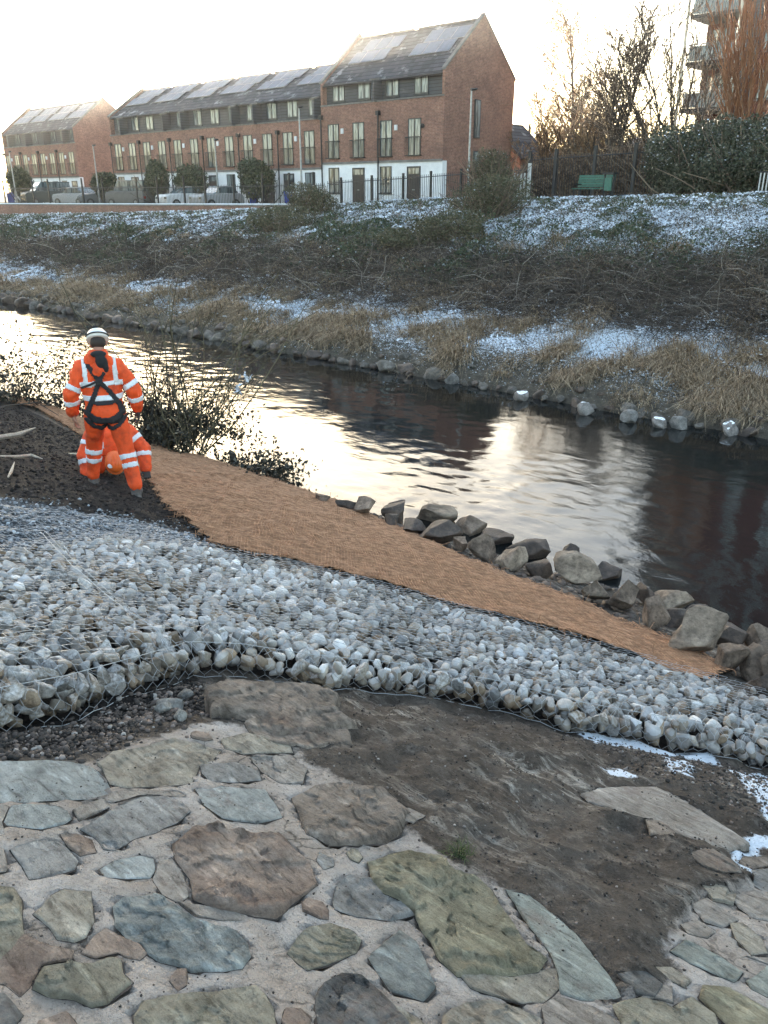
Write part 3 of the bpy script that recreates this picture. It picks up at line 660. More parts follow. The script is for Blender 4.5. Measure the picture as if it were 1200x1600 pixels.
def lamp(u, vt, n, label):
    q = hit_n(u, vt, n); z0 = float(far_z(q[0], n)); t = thing('street_lamp', label, 'street lamp', (q[0], n, z0), 'street lamps on the far bank street')
    B().tube([(q[0], n, z0-.2), (q[0], n, z0+1.2)], .09, 8).obj('base', M['metal'], t)
    B().tube([(q[0], n, z0+1.2), (q[0], n, q[2]-.1)], [.065, .045], 8).obj('pole', M['metal'], t)
    B().loft([((q[0]+.12, n, q[2]-.12), .10, .07), ((q[0]+.15, n, q[2]-.06), .26, .12), ((q[0]+.14, n, q[2]), .2, .09)], 10).obj('lamp_head', M['black'], t)
lamp(737, 138, 38.5, 'grey street lamp in front of the plain brick gable wall')
lamp(467, 166, 37, 'grey street lamp before the right end of the middle terrace')
lamp(335, 217, 37, 'grey street lamp before the middle of the long terrace')
lamp(145, 226, 37, 'grey street lamp before the right gable of the farthest terrace')
lamp(14, 236, 37, 'grey street lamp at the left edge of the photo')

M['green_paint'] = simple('green_bench_paint', (.05, .15, .11), (.035, .11, .08), 10, .5)
q0 = hit_n(897, 300, 33.6); q1 = hit_n(953, 300, 33.6); bx, ex = q0[0], q1[0]
by = 33.6; bz = float(far_z((bx+ex)/2, by))
t = thing('park_bench', 'green slatted park bench facing the river before the railings', 'bench', ((bx+ex)/2, by, bz))
for i in range(4): B().box(bx, ex, by-.25+i*.12, by-.16+i*.12, bz+.42, bz+.455).obj('seat_slat', M['green_paint'], t)
for i in range(5): B().box(bx, ex, by+.27+i*.02, by+.30+i*.02, bz+.5+i*.1, bz+.585+i*.1).obj('back_slat', M['green_paint'], t)
for x in (bx+.08, ex-.13):
    B().box(x, x+.05, by-.25, by-.2, bz-.1, bz+.417).obj('leg', M['black'], t)
    B().prism([(by+.2, bz-.1), (by+.25, bz-.1), (by+.45, bz+1.0), (by+.4, bz+1.0)], x, x+.05, 0).obj('leg', M['black'], t)
    B().box(x+.052, x+.09, by-.25, by+.3, bz+.6, bz+.64).obj('arm_rest', M['black'], t)
# notice frame by the bench
fx0 = s_at(944, 33.3); fx1 = s_at(958, 33.3); bz = float(far_z(fx0, 33.3))
t = thing('litter_bin_frame', 'dark square framed bin stand beside the green bench', 'bin', (fx0, 33.3, bz))
for x in (fx0, fx1): B().box(x-.03, x+.03, 33.27, 33.33, bz-.2, bz+.98).obj('post', M['black'], t)
B().box(fx0-.08, fx1+.08, 33.15, 33.45, bz+.983, bz+1.05).obj('lid', M['black'], t)
B().box(fx0+.05, fx1-.05, 33.2, 33.4, bz+.35, bz+.85).obj('bin', M['green_paint'], t)
x = s_at(842, 35); bz = float(far_z(x, 34.1))
M['white_paint'] = simple('weathered_white_paint', (.6, .6, .58), (.45, .45, .43), 8, .7)
t = thing('white_fence', 'short white wooden palings beside a white post right of the end house', 'fence', (x, 34.1, bz))
B().box(x-.06, x+.06, 34.04, 34.16, bz-.2, bz+1.55).obj('post', M['white_paint'], t)
for i in range(7):
    B().box(x-.35-i*.18, x-.27-i*.18, 34.2, 34.23, bz-.1, bz+1.15-.02*i).obj('paling', M['white_paint'], t)
B().box(x-1.5, x-.06, 34.232, 34.27, bz+.85, bz+.93).obj('rail', M['white_paint'], t)
x = s_at(1183, 33); bz = float(far_z(x, 33))
t = thing('white_gate', 'white metal barred gate on a dark frame at the right edge', 'gate', (x, 33, bz))
for i in range(12): B().box(x+.05+i*.13, x+.09+i*.13, 32.98, 33.02, bz+.12, bz+.78).obj('bar', M['white_paint'], t)
B().box(x-.04, x+1.6, 32.96, 33.04, bz+.783, bz+.83).box(x-.04, x+1.6, 32.96, 33.04, bz+.05, bz+.117).obj('frame', M['black'], t)

def car(label, u, n, paint, van=False, rz=0.0, L=4.1):
    x = s_at(u, n, 302); z = float(far_z(x, n)); hh = 1.9 if van else 1.43
    t = thing('parked_car', label, 'van' if van else 'car', (x, n, z), 'cars parked by the terrace', rz)
    def O(b, name, m, part=None, **k):
        me = b.mesh(name, m, None, k.get('smooth', False)); o = link(name, me, part or t)
        if k.get('bevel'):
            bm_ = o.modifiers.new('b', 'BEVEL'); bm_.width = k['bevel']; bm_.segments = 3; bm_.limit_method = 'ANGLE'
        return o
    h = L/2; w = .84
    P = [(-h, .35), (-h, .75), (-h+.15, .92), (-h*.32, 1.0), (h-.35, 1.0), (h-.02, .85), (h, .35), (h-.35, .25), (-h+.35, .25)] if not van else \
        [(-h, .35), (-h, .95), (-h+.25, 1.1), (-h*.6, 1.18), (h-.05, 1.18), (h, .35), (h-.35, .25), (-h+.35, .25)]
    body = O(B().prism(P, -w, w, 1), 'body', paint, bevel=.07)
    C_ = [(-h*.36, 1.0), (-h*.08, hh-.05), (h*.55, hh), (h-.4, 1.02)] if not van else [(-h*.58, 1.18), (-h*.3, hh), (h-.1, hh), (h-.06, 1.18)]
    O(B().prism(C_, -w+.1, w-.1, 1), 'windows', M['glassd'], bevel=.03)
    R_ = [(C_[1][0]-.02, hh-.05), (C_[2][0]+.03, hh-.03), (C_[2][0], hh+.04), (C_[1][0]+.05, hh+.03)]
    O(B().prism(R_, -w+.09, w-.09, 1), 'roof', paint, bevel=.02)
    for sx in (-h+.75, h-.75):
        for sy in (-w+.02, w-.02):
            wh = O(B().tube([(sx, sy-.09, .31), (sx, sy+.09, .31)], .31, 14), 'wheel', M['black'])
            O(B().tube([(sx, sy-.1, .31), (sx, sy+.1, .31)], .19, 10), 'hubcap', M['metal'], wh)
    for sy in (-w+.2, w-.2):
        O(B().box(-h-.015, -h+.05, sy-.14, sy+.14, .62, .76), 'headlight', M['glass'])
        O(B().box(h-.05, h+.012, sy-.1, sy+.1, .62, .8), 'tail_light', M['tail'])
    return t
M['tail'] = simple('red_tail_light', (.3, .01, .01), rough=.2)
def paint(nm, c): 
    m = simple(nm, c, tuple(x*.95 for x in c), rough=.25, spec=.6); return m
PS, PD, PW, PG = paint('silver_car_paint', (.4, .41, .42)), paint('dark_green_car_paint', (.05, .07, .07)), paint('white_car_paint', (.7, .7, .7)), paint('grey_car_paint', (.16, .17, .18))
car('dark green van parked second from the left before the farthest terrace', 72, 37.4, PD, True, R(80), 4.0)
car('silver car parked just right of the dark green van', 118, 37.2, PS, False, R(10))
car('grey people carrier parked at the gap between the two far terraces', 205, 37.4, PG, True, R(12))
car('white car parked left of the birch sapling before the middle terrace', 285, 37.6, PW, False, R(85), 3.6)
car('small silver car with snowy roof near the lamp before the middle terrace', 338, 37.4, PS, False, R(85), 3.5)
car('dark car parked at the left edge beside a blue bin', 158, 38.6, PG, False, R(80))
M['blue'] = simple('blue_plastic', (.01, .05, .35), rough=.4)
for u, lab in ((14, 'blue wheeled bin at the left edge of the street'), (395, 'blue wheeled bin below the round evergreen tree'), (450, 'blue wheeled bin left of the tall block')):
    x = s_at(u, 38.5); z = float(far_z(x, 38.5)); t = thing('wheeled_bin', lab, 'bin', (x, 38.5, z), 'blue wheeled bins')
    B().loft([((x, 38.5, z+.05), .3, .3), ((x, 38.5, z+.98), .38, .4)], 4).obj('body', M['blue'], t)
    B().loft([((x, 38.5, z+.985), .41, .43), ((x, 38.5, z+1.07), .38, .4)], 4).obj('lid', M['blue'], t)
    B().tube([(x-.25, 38.75, z+.1), (x+.25, 38.75, z+.1)], .1, 8).obj('wheel', M['black'], t)
#%%PART3
# ------------------------------------------------------------------ plants: generators
def tubes_np(P, Rr, n=3):
    """P (N,K,3) polylines, Rr (N,K) radii -> verts, quads"""
    P = np.asarray(P, float); N, K, _ = P.shape
    D = np.empty_like(P); D[:, 1:-1] = P[:, 2:]-P[:, :-2]; D[:, 0] = P[:, 1]-P[:, 0]; D[:, -1] = P[:, -1]-P[:, -2]
    D /= np.linalg.norm(D, axis=-1, keepdims=True)+1e-9
    ref = np.where(np.abs(D[..., 2:3]) < .9, np.array([0, 0, 1.]), np.array([1., 0, 0]))
    A = np.cross(D, ref); A /= np.linalg.norm(A, axis=-1, keepdims=True)+1e-9; Bq = np.cross(D, A)
    t = np.arange(n)*2*np.pi/n
    V = P[:, :, None]+(A[:, :, None]*np.cos(t)[None, None, :, None]+Bq[:, :, None]*np.sin(t)[None, None, :, None])*np.asarray(Rr)[:, :, None, None]
    i = np.arange(N*K*n).reshape(N, K, n); a = i[:, :-1]; b = i[:, 1:]
    F = np.stack([a, np.roll(a, -1, 2), np.roll(b, -1, 2), b], -1).reshape(-1, 4)
    return V.reshape(-1, 3), F
def leaves_np(P, size, flat=0.0, aspect=.55, seed=0):
    """one bent diamond leaf per point"""
    g = np.random.default_rng(seed); N = len(P); size = np.broadcast_to(size, (N,))
    d = g.normal(size=(N, 3)); d[:, 2] *= (1-flat); d /= np.linalg.norm(d, axis=1, keepdims=True)
    u = g.normal(size=(N, 3)); u[:, 2] *= (1-flat); u -= (u*d).sum(1, keepdims=True)*d; u /= np.linalg.norm(u, axis=1, keepdims=True)+1e-9
    w = np.cross(d, u); s = size[:, None]
    V = np.stack([P-d*s*.5, P+u*s*aspect*.5+w*s*.06, P+d*s*.5-w*s*.08, P-u*s*aspect*.5+w*s*.06], 1)
    F = np.arange(N*4).reshape(N, 4); return V.reshape(-1, 3), F
def blades_np(P, L, lean, width, droop=.35, seed=0):
    g = np.random.default_rng(seed); N = len(P); L = np.broadcast_to(L, (N,))[:, None]; width = np.broadcast_to(width, (N,))[:, None]
    d = lean.copy(); d[:, 2] = np.maximum(d[:, 2], .05); d /= np.linalg.norm(d, axis=1, keepdims=True)
    side = np.cross(d, np.array([0, 0, 1.])+g.normal(size=(N, 3))*.3); side /= np.linalg.norm(side, axis=1, keepdims=True)+1e-9
    hor = d*np.array([1, 1, 0.]); p1 = P+d*L*.5; p2 = P+d*L*.85+hor*L*droop*.4-np.array([0, 0, 1.])*L*droop*.45
    V = np.stack([P-side*width, P+side*width, p1+side*width*.7, p1-side*width*.7, p2+side*width*.12, p2-side*width*.12], 1)
    i = np.arange(N*6).reshape(N, 6); F = np.concatenate([i[:, [0, 1, 2, 3]], i[:, [3, 2, 4, 5]]]); return V.reshape(-1, 3), F
def merge(parts):
    V = []; F = []; k = 0
    for v, f in parts: V.append(v); F.append(f+k); k += len(v)
    return np.concatenate(V), np.concatenate(F)
def rel(V, root): return V-np.array(ORG[root.name])[None]
def arcs(P, dirs, L, K=5, droop=.6, wig=.12, seed=0):
    """arching polylines (N,K,3) starting at P"""
    g = np.random.default_rng(seed); N = len(P); d = dirs/np.linalg.norm(dirs, axis=1, keepdims=True); out = [P.copy()]; p = P.copy(); step = (np.broadcast_to(L, (N,))/(K-1))[:, None]
    for k in range(K-1):
        d = d+g.normal(size=(N, 3))*wig; d[:, 2] -= droop/(K-1); d /= np.linalg.norm(d, axis=1, keepdims=True); p = p+d*step; out.append(p.copy())
    return np.stack(out, 1)
def branch_tree(base, height, spread=.4, trunk_r=.14, levels=4, kids=5, up=.35, seed=1, first=.25, trunks=None, len_ratio=.55, wig=.12):
    """recursive skeleton -> list of (polyline, radii, level)"""
    g = random.Random(seed); out = []
    def grow(p, d, L, r, lev):
        K = 6; pts = [p.copy()]; rs = [r]; dd = d.copy(); q = p.copy()
        for k in range(K-1):
            ww = wig*(.35 if lev == 0 else 1); dd = (dd+Vector((g.gauss(0, ww), g.gauss(0, ww), g.gauss(0, ww*.6)+up*.18))).normalized(); q = q+dd*(L/(K-1)); pts.append(q.copy()); rs.append(r*(1-.8*(k+1)/(K-1)))
        out.append((pts, rs, lev))
        if lev >= levels: return
        n = (int(kids*5), kids+2, kids, max(2, kids-2))[min(lev, 3)]
        for i in range(n):
            t = (first if lev == 0 else .15)+(1-(first if lev == 0 else .15))*((i+g.random())/n); t = min(t, .97)
            j = min(int(t*(K-1)), K-2); fr = t*(K-1)-j; s = pts[j].lerp(pts[j+1], fr); axis = (pts[j+1]-pts[j]).normalized()
            az = g.random()*2*math.pi; a = axis.orthogonal().normalized(); b = axis.cross(a)
            ang = spread*(.7+.6*g.random()); nd = (axis*math.cos(ang)+(a*math.cos(az)+b*math.sin(az))*math.sin(ang)).normalized()
            ll = L*len_ratio*(1.15-.7*t)*(.75+.5*g.random()); grow(s, nd, ll, max(rs[j]*.5, .008), lev+1)
    for d, hh, r in (trunks or [((0, 0, 1), height, trunk_r)]): grow(Vector(base), Vector(d).normalized(), hh, r, 0)
    return out
def tree(name, label, base, barkm, twigm, minr=.012, **kw):
    t = thing(name, label, 'tree', base, kw.pop('group', None)); sk = branch_tree(base, **kw)
    tr = [s for s in sk if s[2] == 0]; b = B()
    for p, r, l in tr: b.tube([p[0]-Vector((0, 0, .6))]+p, [r[0]*1.25]+r, 8)
    b.obj('trunk', barkm, t, smooth=True)
    li = [s for s in sk if s[2] == 1]; 
    if li:
        V, F = tubes_np([[tuple(q) for q in s[0]] for s in li], [[max(x, minr) for x in s[1]] for s in li], 5)
        link('limbs', npmesh('limbs', rel(V, t), F, barkm, True), t)
    tw_ = [s for s in sk if s[2] > 1]
    if tw_:
        V, F = tubes_np([[tuple(q) for q in s[0]] for s in tw_], [[max(x, minr*.75) for x in s[1]] for s in tw_], 3)
        link('crown', npmesh('crown', rel(V, t), F, twigm), t)
    return t, sk
def at(u, v, n, zoff=0):
    q = hit_n(u, v, n); return (q[0], n, float(far_z(q[0], n))+zoff)
tree('birch_tree', 'tall pale birch with fine drooping twigs left of the twin stemmed tree', at(901, 290, 50), M['bark_pale'], isle('birch_twig', [(0, (.34, .22, .15)), (1, (.62, .48, .34))], .9), height=10.4, spread=.72, trunk_r=.15, levels=3, kids=7, up=.14, seed=5, len_ratio=.44, first=.12, minr=.021)
tree('bare_tree', 'dark bare twin stemmed tree rising behind the green bench', at(946, 290, 43), M['bark'], M['twig'], height=8.5, spread=.6, levels=3, kids=5, seed=8, up=.22, len_ratio=.50, minr=.020, trunks=[((.07, .1, 1), 8.4, .14), ((-.10, 0, 1), 7.2, .11)], first=.22)
tree('bare_tree', 'wide fanning bare tree with many upright stems beside the apartment tower', at(1052, 290, 44.5), M['bark'], M['twig'], height=9, spread=.45, levels=3, kids=3, seed=12, up=.25, len_ratio=.46, minr=.020,
     trunks=[((-.75, -.45, 1), 6.6, .06), ((-.48, -.3, 1), 7.6, .07), ((-.26, -.2, 1), 8.2, .08), ((-.08, 0, 1), 8.6, .08), ((.10, .1, 1), 8.0, .07), ((.28, .2, 1), 7, .06), ((-.95, -.6, 1), 5.8, .05)], first=.2)
cop = [((random.uniform(-.30, .26), random.uniform(-.2, .2), 1), random.uniform(6.5, 10.5), .05) for _ in range(10)]
tree('willow_coppice', 'coppice of upright orange red stems in front of the apartment tower', at(1160, 290, 42), simple('orange_stem', (.32, .15, .07), (.2, .09, .04), 6, .7), M['twig_red'], height=9, spread=.22, levels=2, kids=3, seed=15, up=.5, len_ratio=.42, trunks=cop, first=.15, minr=.02)
M['twig_or'] = isle('sunlit_brown_twig', [(0, (.14, .08, .045)), (1, (.36, .23, .12))], .9)
sp = [(845, 49, 5.2), (872, 50, 6.5), (898, 48, 4.5), (925, 50, 5.0), (965, 50, 4.8), (1000, 49, 4.6), (1030, 48, 4.2), (858, 60, 8), (985, 58, 6.8), (920, 60, 8)]
spl = ['nearest the brick garage', 'below the left side of the birch', 'at the foot of the birch', 'between the birch and the twin stemmed tree', 'right of the twin stemmed tree', 'left of the fanning tree', 'under the fanning bare tree', 'tall, behind the birch on its left', 'tall, behind the twin stemmed tree on its right', 'tall, directly behind the birch']
for k, (u, n, h_) in enumerate(sp):
    tree('thicket_shrub', 'bushy leafless brown shrub '+spl[k], at(u, 290, n), M['bark'], M['twig_or'], height=h_, spread=.6, levels=3, kids=3, seed=30+k, up=.25, len_ratio=.5, trunks=[((random.uniform(-.5, .5), random.uniform(-.5, .5), 1), h_*random.uniform(.7, 1), .04) for _ in range(4)], first=.1, minr=.02, group='bare shrubs behind the railings')
# leafy crowns
def crown_pts(c, rx, ry, rz, N, seed, lump=.35, shell=.35):
    g = np.random.default_rng(seed); d = g.normal(size=(N, 3)); d /= np.linalg.norm(d, axis=1, keepdims=True)
    r = (shell+(1-shell)*g.random(N)**.5)*(1+lump*fbm(d*1.7+seed, 1, 3)*1.6); return np.array(c)+d*r[:, None]*np.array([rx, ry, rz])
def leafy(name, label, cat, base, rx, ry, h, N, size, leafm, seed, h0=.0, group=None, twm=None, stems=14, snow=0, part='foliage', lump=.35):
    t = thing(name, label, cat, base, group); c = (base[0], base[1], base[2]+h0+(h-h0)/2)
    P = crown_pts(c, rx, ry, (h-h0)/2, N, seed, lump); g = np.random.default_rng(seed+1)
    P = P[P[:, 2] > base[2]-.3]
    V, F = leaves_np(P, size*(.6+.8*g.random(len(P))), 0, .6, seed+2); link(part, npmesh(part, rel(V, t), F, leafm), t)
    b0 = np.tile(np.array(base), (stems, 1))+g.normal(size=(stems, 3))*np.array([rx*.25, ry*.25, 0]); b0[:, 2] -= .2
    dr = g.normal(size=(stems, 3))*np.array([rx, ry, 0])/max(rx, .1)*.5+np.array([0, 0, 1.2]); A = arcs(b0, dr, h*(.7+.5*g.random(stems)), 5, .25, .15, seed+3)
    V, F = tubes_np(A, np.linspace(.03, .008, 5)[None].repeat(stems, 0)*min(1.5, h*.6), 4); link('stems', npmesh('stems', rel(V, t), F, twm or M['twig_dark']), t)
    if snow:
        Q = P[(P[:, 2] > c[2]) & (fbm(P, 1.3, 2, seed) > -.1)]; Q = Q[g.random(len(Q)) < snow]+np.array([0, 0, .03])
        V, F = leaves_np(Q, size*.9, .9, .8, seed+5); link('snow_cover', npmesh('snow_cover', rel(V, t), F, M['snow']), t)
    return t
q = at(822, 290, 66); t = thing('conifer_tree', 'small dark conifer between the end house and the birch', 'tree', q)
B().tube([q, (q[0], q[1], q[2]+6)], [.14, .02], 6).obj('trunk', M['bark'], t); g = np.random.default_rng(3); P = []
for k in range(7000):
    z = g.random()**.8; r = (1-z)*1.75*(.7+.35*math.sin(z*40))*g.random()**.5; a = g.random()*6.28; P.append((q[0]+r*math.cos(a), q[1]+r*math.sin(a), q[2]+.6+5.9*z-.25*r))
V, F = leaves_np(np.array(P), .2, .3, .4, 5); link('foliage', npmesh('foliage', rel(V, t), F, M['leaf_dark']), t)
for k, (u, n, rx, h_, lab) in enumerate([(404, 38.6, 1.25, 3.2, 'round evergreen tree standing before the middle terrace near its right end'), (299, 38.4, 1.2, 2.9, 'round evergreen tree before the middle terrace, left of the snowy silver car'),
        (31, 38.2, 1.1, 3.3, 'round evergreen tree at the left edge before the farthest terrace'), (164, 38.2, 1.0, 2.7, 'round evergreen tree before the right gable of the farthest terrace'), (247, 38.2, .9, 3.4, 'slim evergreen tree before the left end of the middle terrace')]):
    leafy('evergreen_tree', lab, 'tree', at(u, 290, n), rx, rx, h_, 5200, .17, M['leaf_dark'], 60+k, .7, 'small evergreen trees in the street')
# hedge bank by the tower
M['ivy'] = isle('ivy_hedge_leaf', [(0, (.022, .03, .016)), (.55, (.055, .068, .036)), (.85, (.10, .10, .06)), (1, (.22, .2, .15))], .6, .4)
for k, (u, n, rx, ry, h_, lab) in enumerate([(1085, 36.6, 2.3, 1.6, 3.3, 'overgrown ivy hedge clump at the right end of the railings'), (1140, 36.0, 2.5, 1.6, 3.35, 'snow dusted hedge clump below the orange stems'), (1200, 35.0, 2.6, 1.5, 3.2, 'snow dusted hedge clump behind the white gate at the right edge'), (1290, 34.5, 3, 1.6, 3.1, 'hedge clump continuing past the right edge')]):
    q = at(u, 290, n, -.4); leafy('hedge', lab, 'hedge', q, rx, ry, h_, 26000, .11, M['ivy'], 80+k, 0, 'hedge clumps by the tower', snow=.10, stems=60, twm=M['twig'])
M['thicket'] = isle('brown_thicket', [(0, (.05, .03, .02)), (.6, (.12, .075, .05)), (1, (.24, .16, .1))], .9)
for k, (u, n, rx, h_, lab) in enumerate([(850, 41.5, 2.2, 2.3, 'brown thicket behind the railings nearest the garage'), (905, 41, 2.4, 2.5, 'brown thicket directly behind the green bench'), (965, 41, 2.3, 2.6, 'brown thicket at the foot of the twin stemmed tree'), (1020, 41, 2.2, 2.8, 'brown thicket between the twin stemmed tree and the hedge'), (800, 39.5, 1.3, 1.3, 'low brown thicket right of the brick gable')]):
    leafy('thicket', lab, 'thicket', at(u, 290, n), rx, 1.3, h_, 9000, .12, M['thicket'], 140+k, 0, 'brown thickets behind the railings', stems=120, twm=M['twig'])
for k, (u, n, h_) in enumerate([(790, 150, 7), (830, 140, 9), (880, 160, 11), (930, 150, 9), (985, 145, 8), (1040, 150, 10), (1080, 140, 11)]):
    leafy('distant_tree', 'far hazy treetop on the skyline '+['right of the brick gable', 'behind the small conifer', 'behind the birch', 'between the birch and the twin stemmed tree', 'behind the twin stemmed tree', 'left of the fanning tree', 'behind the tower base'][k], 'tree', at(u, 290, n), 7, 5, h_, 6000, .45, M['twig_or'], 160+k, 0, 'trees on the skyline', stems=14, twm=M['twig'])
# scrub on the bank crest
for k, (u, v, n, rx, ry, h_, lab) in enumerate([(768, 300, 32.6, 1.15, .9, 2.3, 'tall dark scrub bush on the bank crest before the brick gable'), (765, 350, 29.6, 1.5, 1.5, 1.9, 'dark bramble mound below the tall scrub bush'), (700, 390, 26.5, 1.9, 1.3, 1.2, 'low bramble mound left of the middle of the slope'),
        (487, 345, 30.5, 1.5, 1.1, 1.6, 'olive brown bramble bush below the right end of the brick wall'), (440, 372, 27.8, 2.1, 1.4, 1.3, 'brown bramble mound below the olive bush'), (640, 400, 25.6, 1.6, 1.2, .9, 'green bramble mound in the middle of the far slope')]):
    z = float(far_z(s_at(u, n), n)); q = (s_at(u, n, v), n, z-.15)
    leafy('bramble_bush', lab, 'bush', q, rx, ry, h_, 7500, .08, M['brl'] if 'brl' in M else M.setdefault('brl', isle('bramble_leaf', [(0, (.03, .035, .018)), (.5, (.07, .075, .035)), (.8, (.11, .095, .055)), (1, (.2, .17, .11))], .7)), 100+k, 0, 'bramble bushes on the far bank', stems=150, twm=M['twig'], snow=.04)

# ------------------------------------------------------------------ far bank ground cover (stuff)
def scatter(N, s0, s1, n0, n1, seed, dens=None):
    """points spread so that nearer ground gets more; dens(s,n) in 0..1"""
    g = np.random.default_rng(seed); out = []; tot = 0
    for _it in range(60):
        if tot >= N: break
        s = s0+(s1-s0)*g.random(N*2); n = n0+(n1-n0)*g.random(N*2); D = np.hypot(s, n)
        k = g.random(N*2) < np.clip((20/D)**1.6, 0, 1)*(dens(s, n) if dens else 1); P = np.stack([s[k], n[k]], 1); out.append(P); tot += len(P)
    P = np.concatenate(out)[:N]; return np.column_stack([P, far_z(P[:, 0], P[:, 1])])
g = np.random.default_rng(77)
# visible wedge of the bank only
def vis(s, n):
    X = _ct*s+_st*n; Y = -_st*s+_ct*n; return (np.abs(X/(np.maximum(Y, 1)*_cp+1.5)) < .54)*1.0
def band(n0, n1, w=.8, wob=.8, seed=0):
    def f(s, n):
        q = n+f2(s, n*0, .3, 2, seed)*wob+f2(s, n, .9, 2, seed+1)*wob*.6; return sstep(n0-w, n0+w, q)*(1-sstep(n1-w, n1+w, q))*vis(s, n)
    return f
# hanging dead grass tufts along the water
def tufts(N, per, n0, n1, seed, L=.55, lean=(-.15, -.8, .8), mat='straw', name='dead_grass', w=.007, d=None, rad=.16):
    g = np.random.default_rng(seed); C = scatter(N, -80, 1, n0-1, n1+1, seed, d or band(n0, n1, .4, .6, seed))
    N = len(C); sz = .6+.8*g.random(N); P = np.repeat(C, per, 0); S = np.repeat(sz, per); P = P+g.normal(size=P.shape)*np.array([rad, rad, 0])*S[:, None]
    P[:, 2] = far_z(P[:, 0], P[:, 1])-.02; ln = np.repeat(np.array(lean)[None]+g.normal(size=(N, 3))*.35, per, 0)+g.normal(size=P.shape)*.38
    S = S[:len(P)]; D = np.hypot(P[:, 0], P[:, 1]); return blades_np(P, L*S*(.6+.7*g.random(len(P))), ln, w*np.clip(D/22, .8, 2.4)*(.7+.6*g.random(len(P))), .7, seed)
clump = lambda a, b, sd, th=.0: (lambda s, n: band(a, b, .35, .5, sd)(s, n)*sstep(th-.1, th+.15, f2(s, n, .8, 2, sd+3)))
V, F = merge([tufts(160, 40, 16.8, 17.6, 209, .30, (-.05, -.5, 1), d=clump(16.6, 17.8, 209, .05), rad=.2), tufts(560, 70, 17.1, 18.7, 201, .58, (.25, -.85, .7), d=clump(17.1, 18.8, 201, .02)), tufts(500, 50, 18.2, 20.5, 203, .5, (0, -.7, .9), d=clump(18, 20.5, 203, .05)), tufts(500, 40, 20, 27, 205, .5, (.3, -.6, .8), d=clump(20, 27, 205, .1))])
tag(link('dead_grass_tufts', npmesh('dead_grass_tufts', V, F, M['straw'])), 'straw coloured dead grass tufts along the far waterline', 'grass', kind='stuff')
# tangle of dead bramble canes
C = scatter(14000, -80, 1, 19, 28, 211, band(20.3, 25.2, .8, 1.2, 211)); C[:, 2] += g.random(len(C))*.25
dr = g.normal(size=(len(C), 3))*np.array([1, .5, .25])+np.array([.2, -.3, .35]); D = np.hypot(C[:, 0], C[:, 1])
A = arcs(C, dr, .7+1.3*g.random(len(C)), 6, 1.1, .22, 212); gz = far_z(A[..., 0], A[..., 1]); A[..., 2] = np.maximum(A[..., 2], gz+.01)
V, F = tubes_np(A, (np.linspace(1, .5, 6)[None]*(.0055*np.clip(D/20, .9, 2.2)*(.6+.9*g.random(len(C))))[:, None]), 3)
tag(link('bramble_canes', npmesh('bramble_canes', V, F, isle('dead_cane', [(0, (.025, .019, .016)), (.6, (.075, .058, .048)), (.9, (.17, .135, .11)), (1, (.42, .38, .33))], .85))), 'tangle of dead brown bramble canes over the far slope', 'brambles', kind='stuff')
C = scatter(5000, -80, 1, 17, 34, 215, band(18.5, 32.5, .8, 1.2, 215)); dr = g.normal(size=(len(C), 3))*np.array([.7, .5, .3])+np.array([0, -.1, 1.0]); D = np.hypot(C[:, 0], C[:, 1])
A = arcs(C, dr, .35+.7*g.random(len(C)), 5, .9, .2, 216)
V, F = tubes_np(A, (np.linspace(1, .4, 5)[None]*(.005*np.clip(D/20, .9, 2.4))[:, None]).repeat(1, 0), 3)
tag(link('weed_stems', npmesh('weed_stems', V, F, M['twig'])), 'upright dead weed stems on the far slope', 'weeds', kind='stuff')
# bramble leaves with mounded height
def mound(s, n): return np.clip(f2(s, n, .55, 3, 221)+.25, 0, 1)*.9
C = scatter(95000, -80, 1, 21, 31, 223, lambda s, n: band(22.8, 28.6, 1.0, 2.6, 223)(s, n)*(.25+.75*sstep(-.15, .1, f2(s, n, .5, 3, 225)))); C[:, 2] += mound(C[:, 0], C[:, 1])*g.random(len(C))**.4
D = np.hypot(C[:, 0], C[:, 1]); V, F = leaves_np(C, .062*np.clip(D/24, .8, 2.2)*(.6+.8*g.random(len(C))), 0, .7, 224)
tag(link('bramble_leaves', npmesh('bramble_leaves', V, F, isle('green_bramble_leaf', [(0, (.018, .03, .014)), (.5, (.045, .07, .03)), (.8, (.085, .10, .05)), (.93, (.13, .10, .06)), (1, (.4, .45, .5))], .6, .4))), 'green and brown bramble foliage across the far slope', 'brambles', kind='stuff')
# frosted litter on the upper slope and low shelf
for nm, N, a, b_, sd, sz in (('frosted_leaf_litter', 130000, 25.0, 33.8, 231, .05), ('shelf_leaf_litter', 60000, 16.7, 24.5, 233, .045)):
    C = scatter(N, -85, 1, a-1, b_+.3, sd, band(a, b_, .6, .8, sd)); C[:, 2] += .01+.07*g.random(len(C)); D = np.hypot(C[:, 0], C[:, 1])
    V, F = leaves_np(C, sz*np.clip(D/24, .8, 2.2)*(.5+g.random(len(C))), .35, .5, sd+1)
    tag(link(nm, npmesh(nm, V, F, M['litter'])), 'frosted dead leaves and twigs on the '+('upper' if nm[0] == 'f' else 'lower')+' far slope', 'leaf litter', kind='stuff')
C = scatter(34000, -85, 1, 17.5, 33.8, 261, lambda s, n: vis(s, n)*np.clip(snow_amt(s, n)-.12, 0, 1)*sstep(-.05, .25, f2(s, n, 2.2, 3, 263))); C[:, 2] += .05+.10*g.random(len(C)); D = np.hypot(C[:, 0], C[:, 1])
V, F = leaves_np(C, .075*np.clip(D/24, .8, 2.2)*(.4+g.random(len(C))), .75, .6, 262)
tag(link('frost_flakes', npmesh('frost_flakes', V, F, M['snow'])), 'frost and thin snow lying on leaves over the far slope', 'snow', kind='stuff')
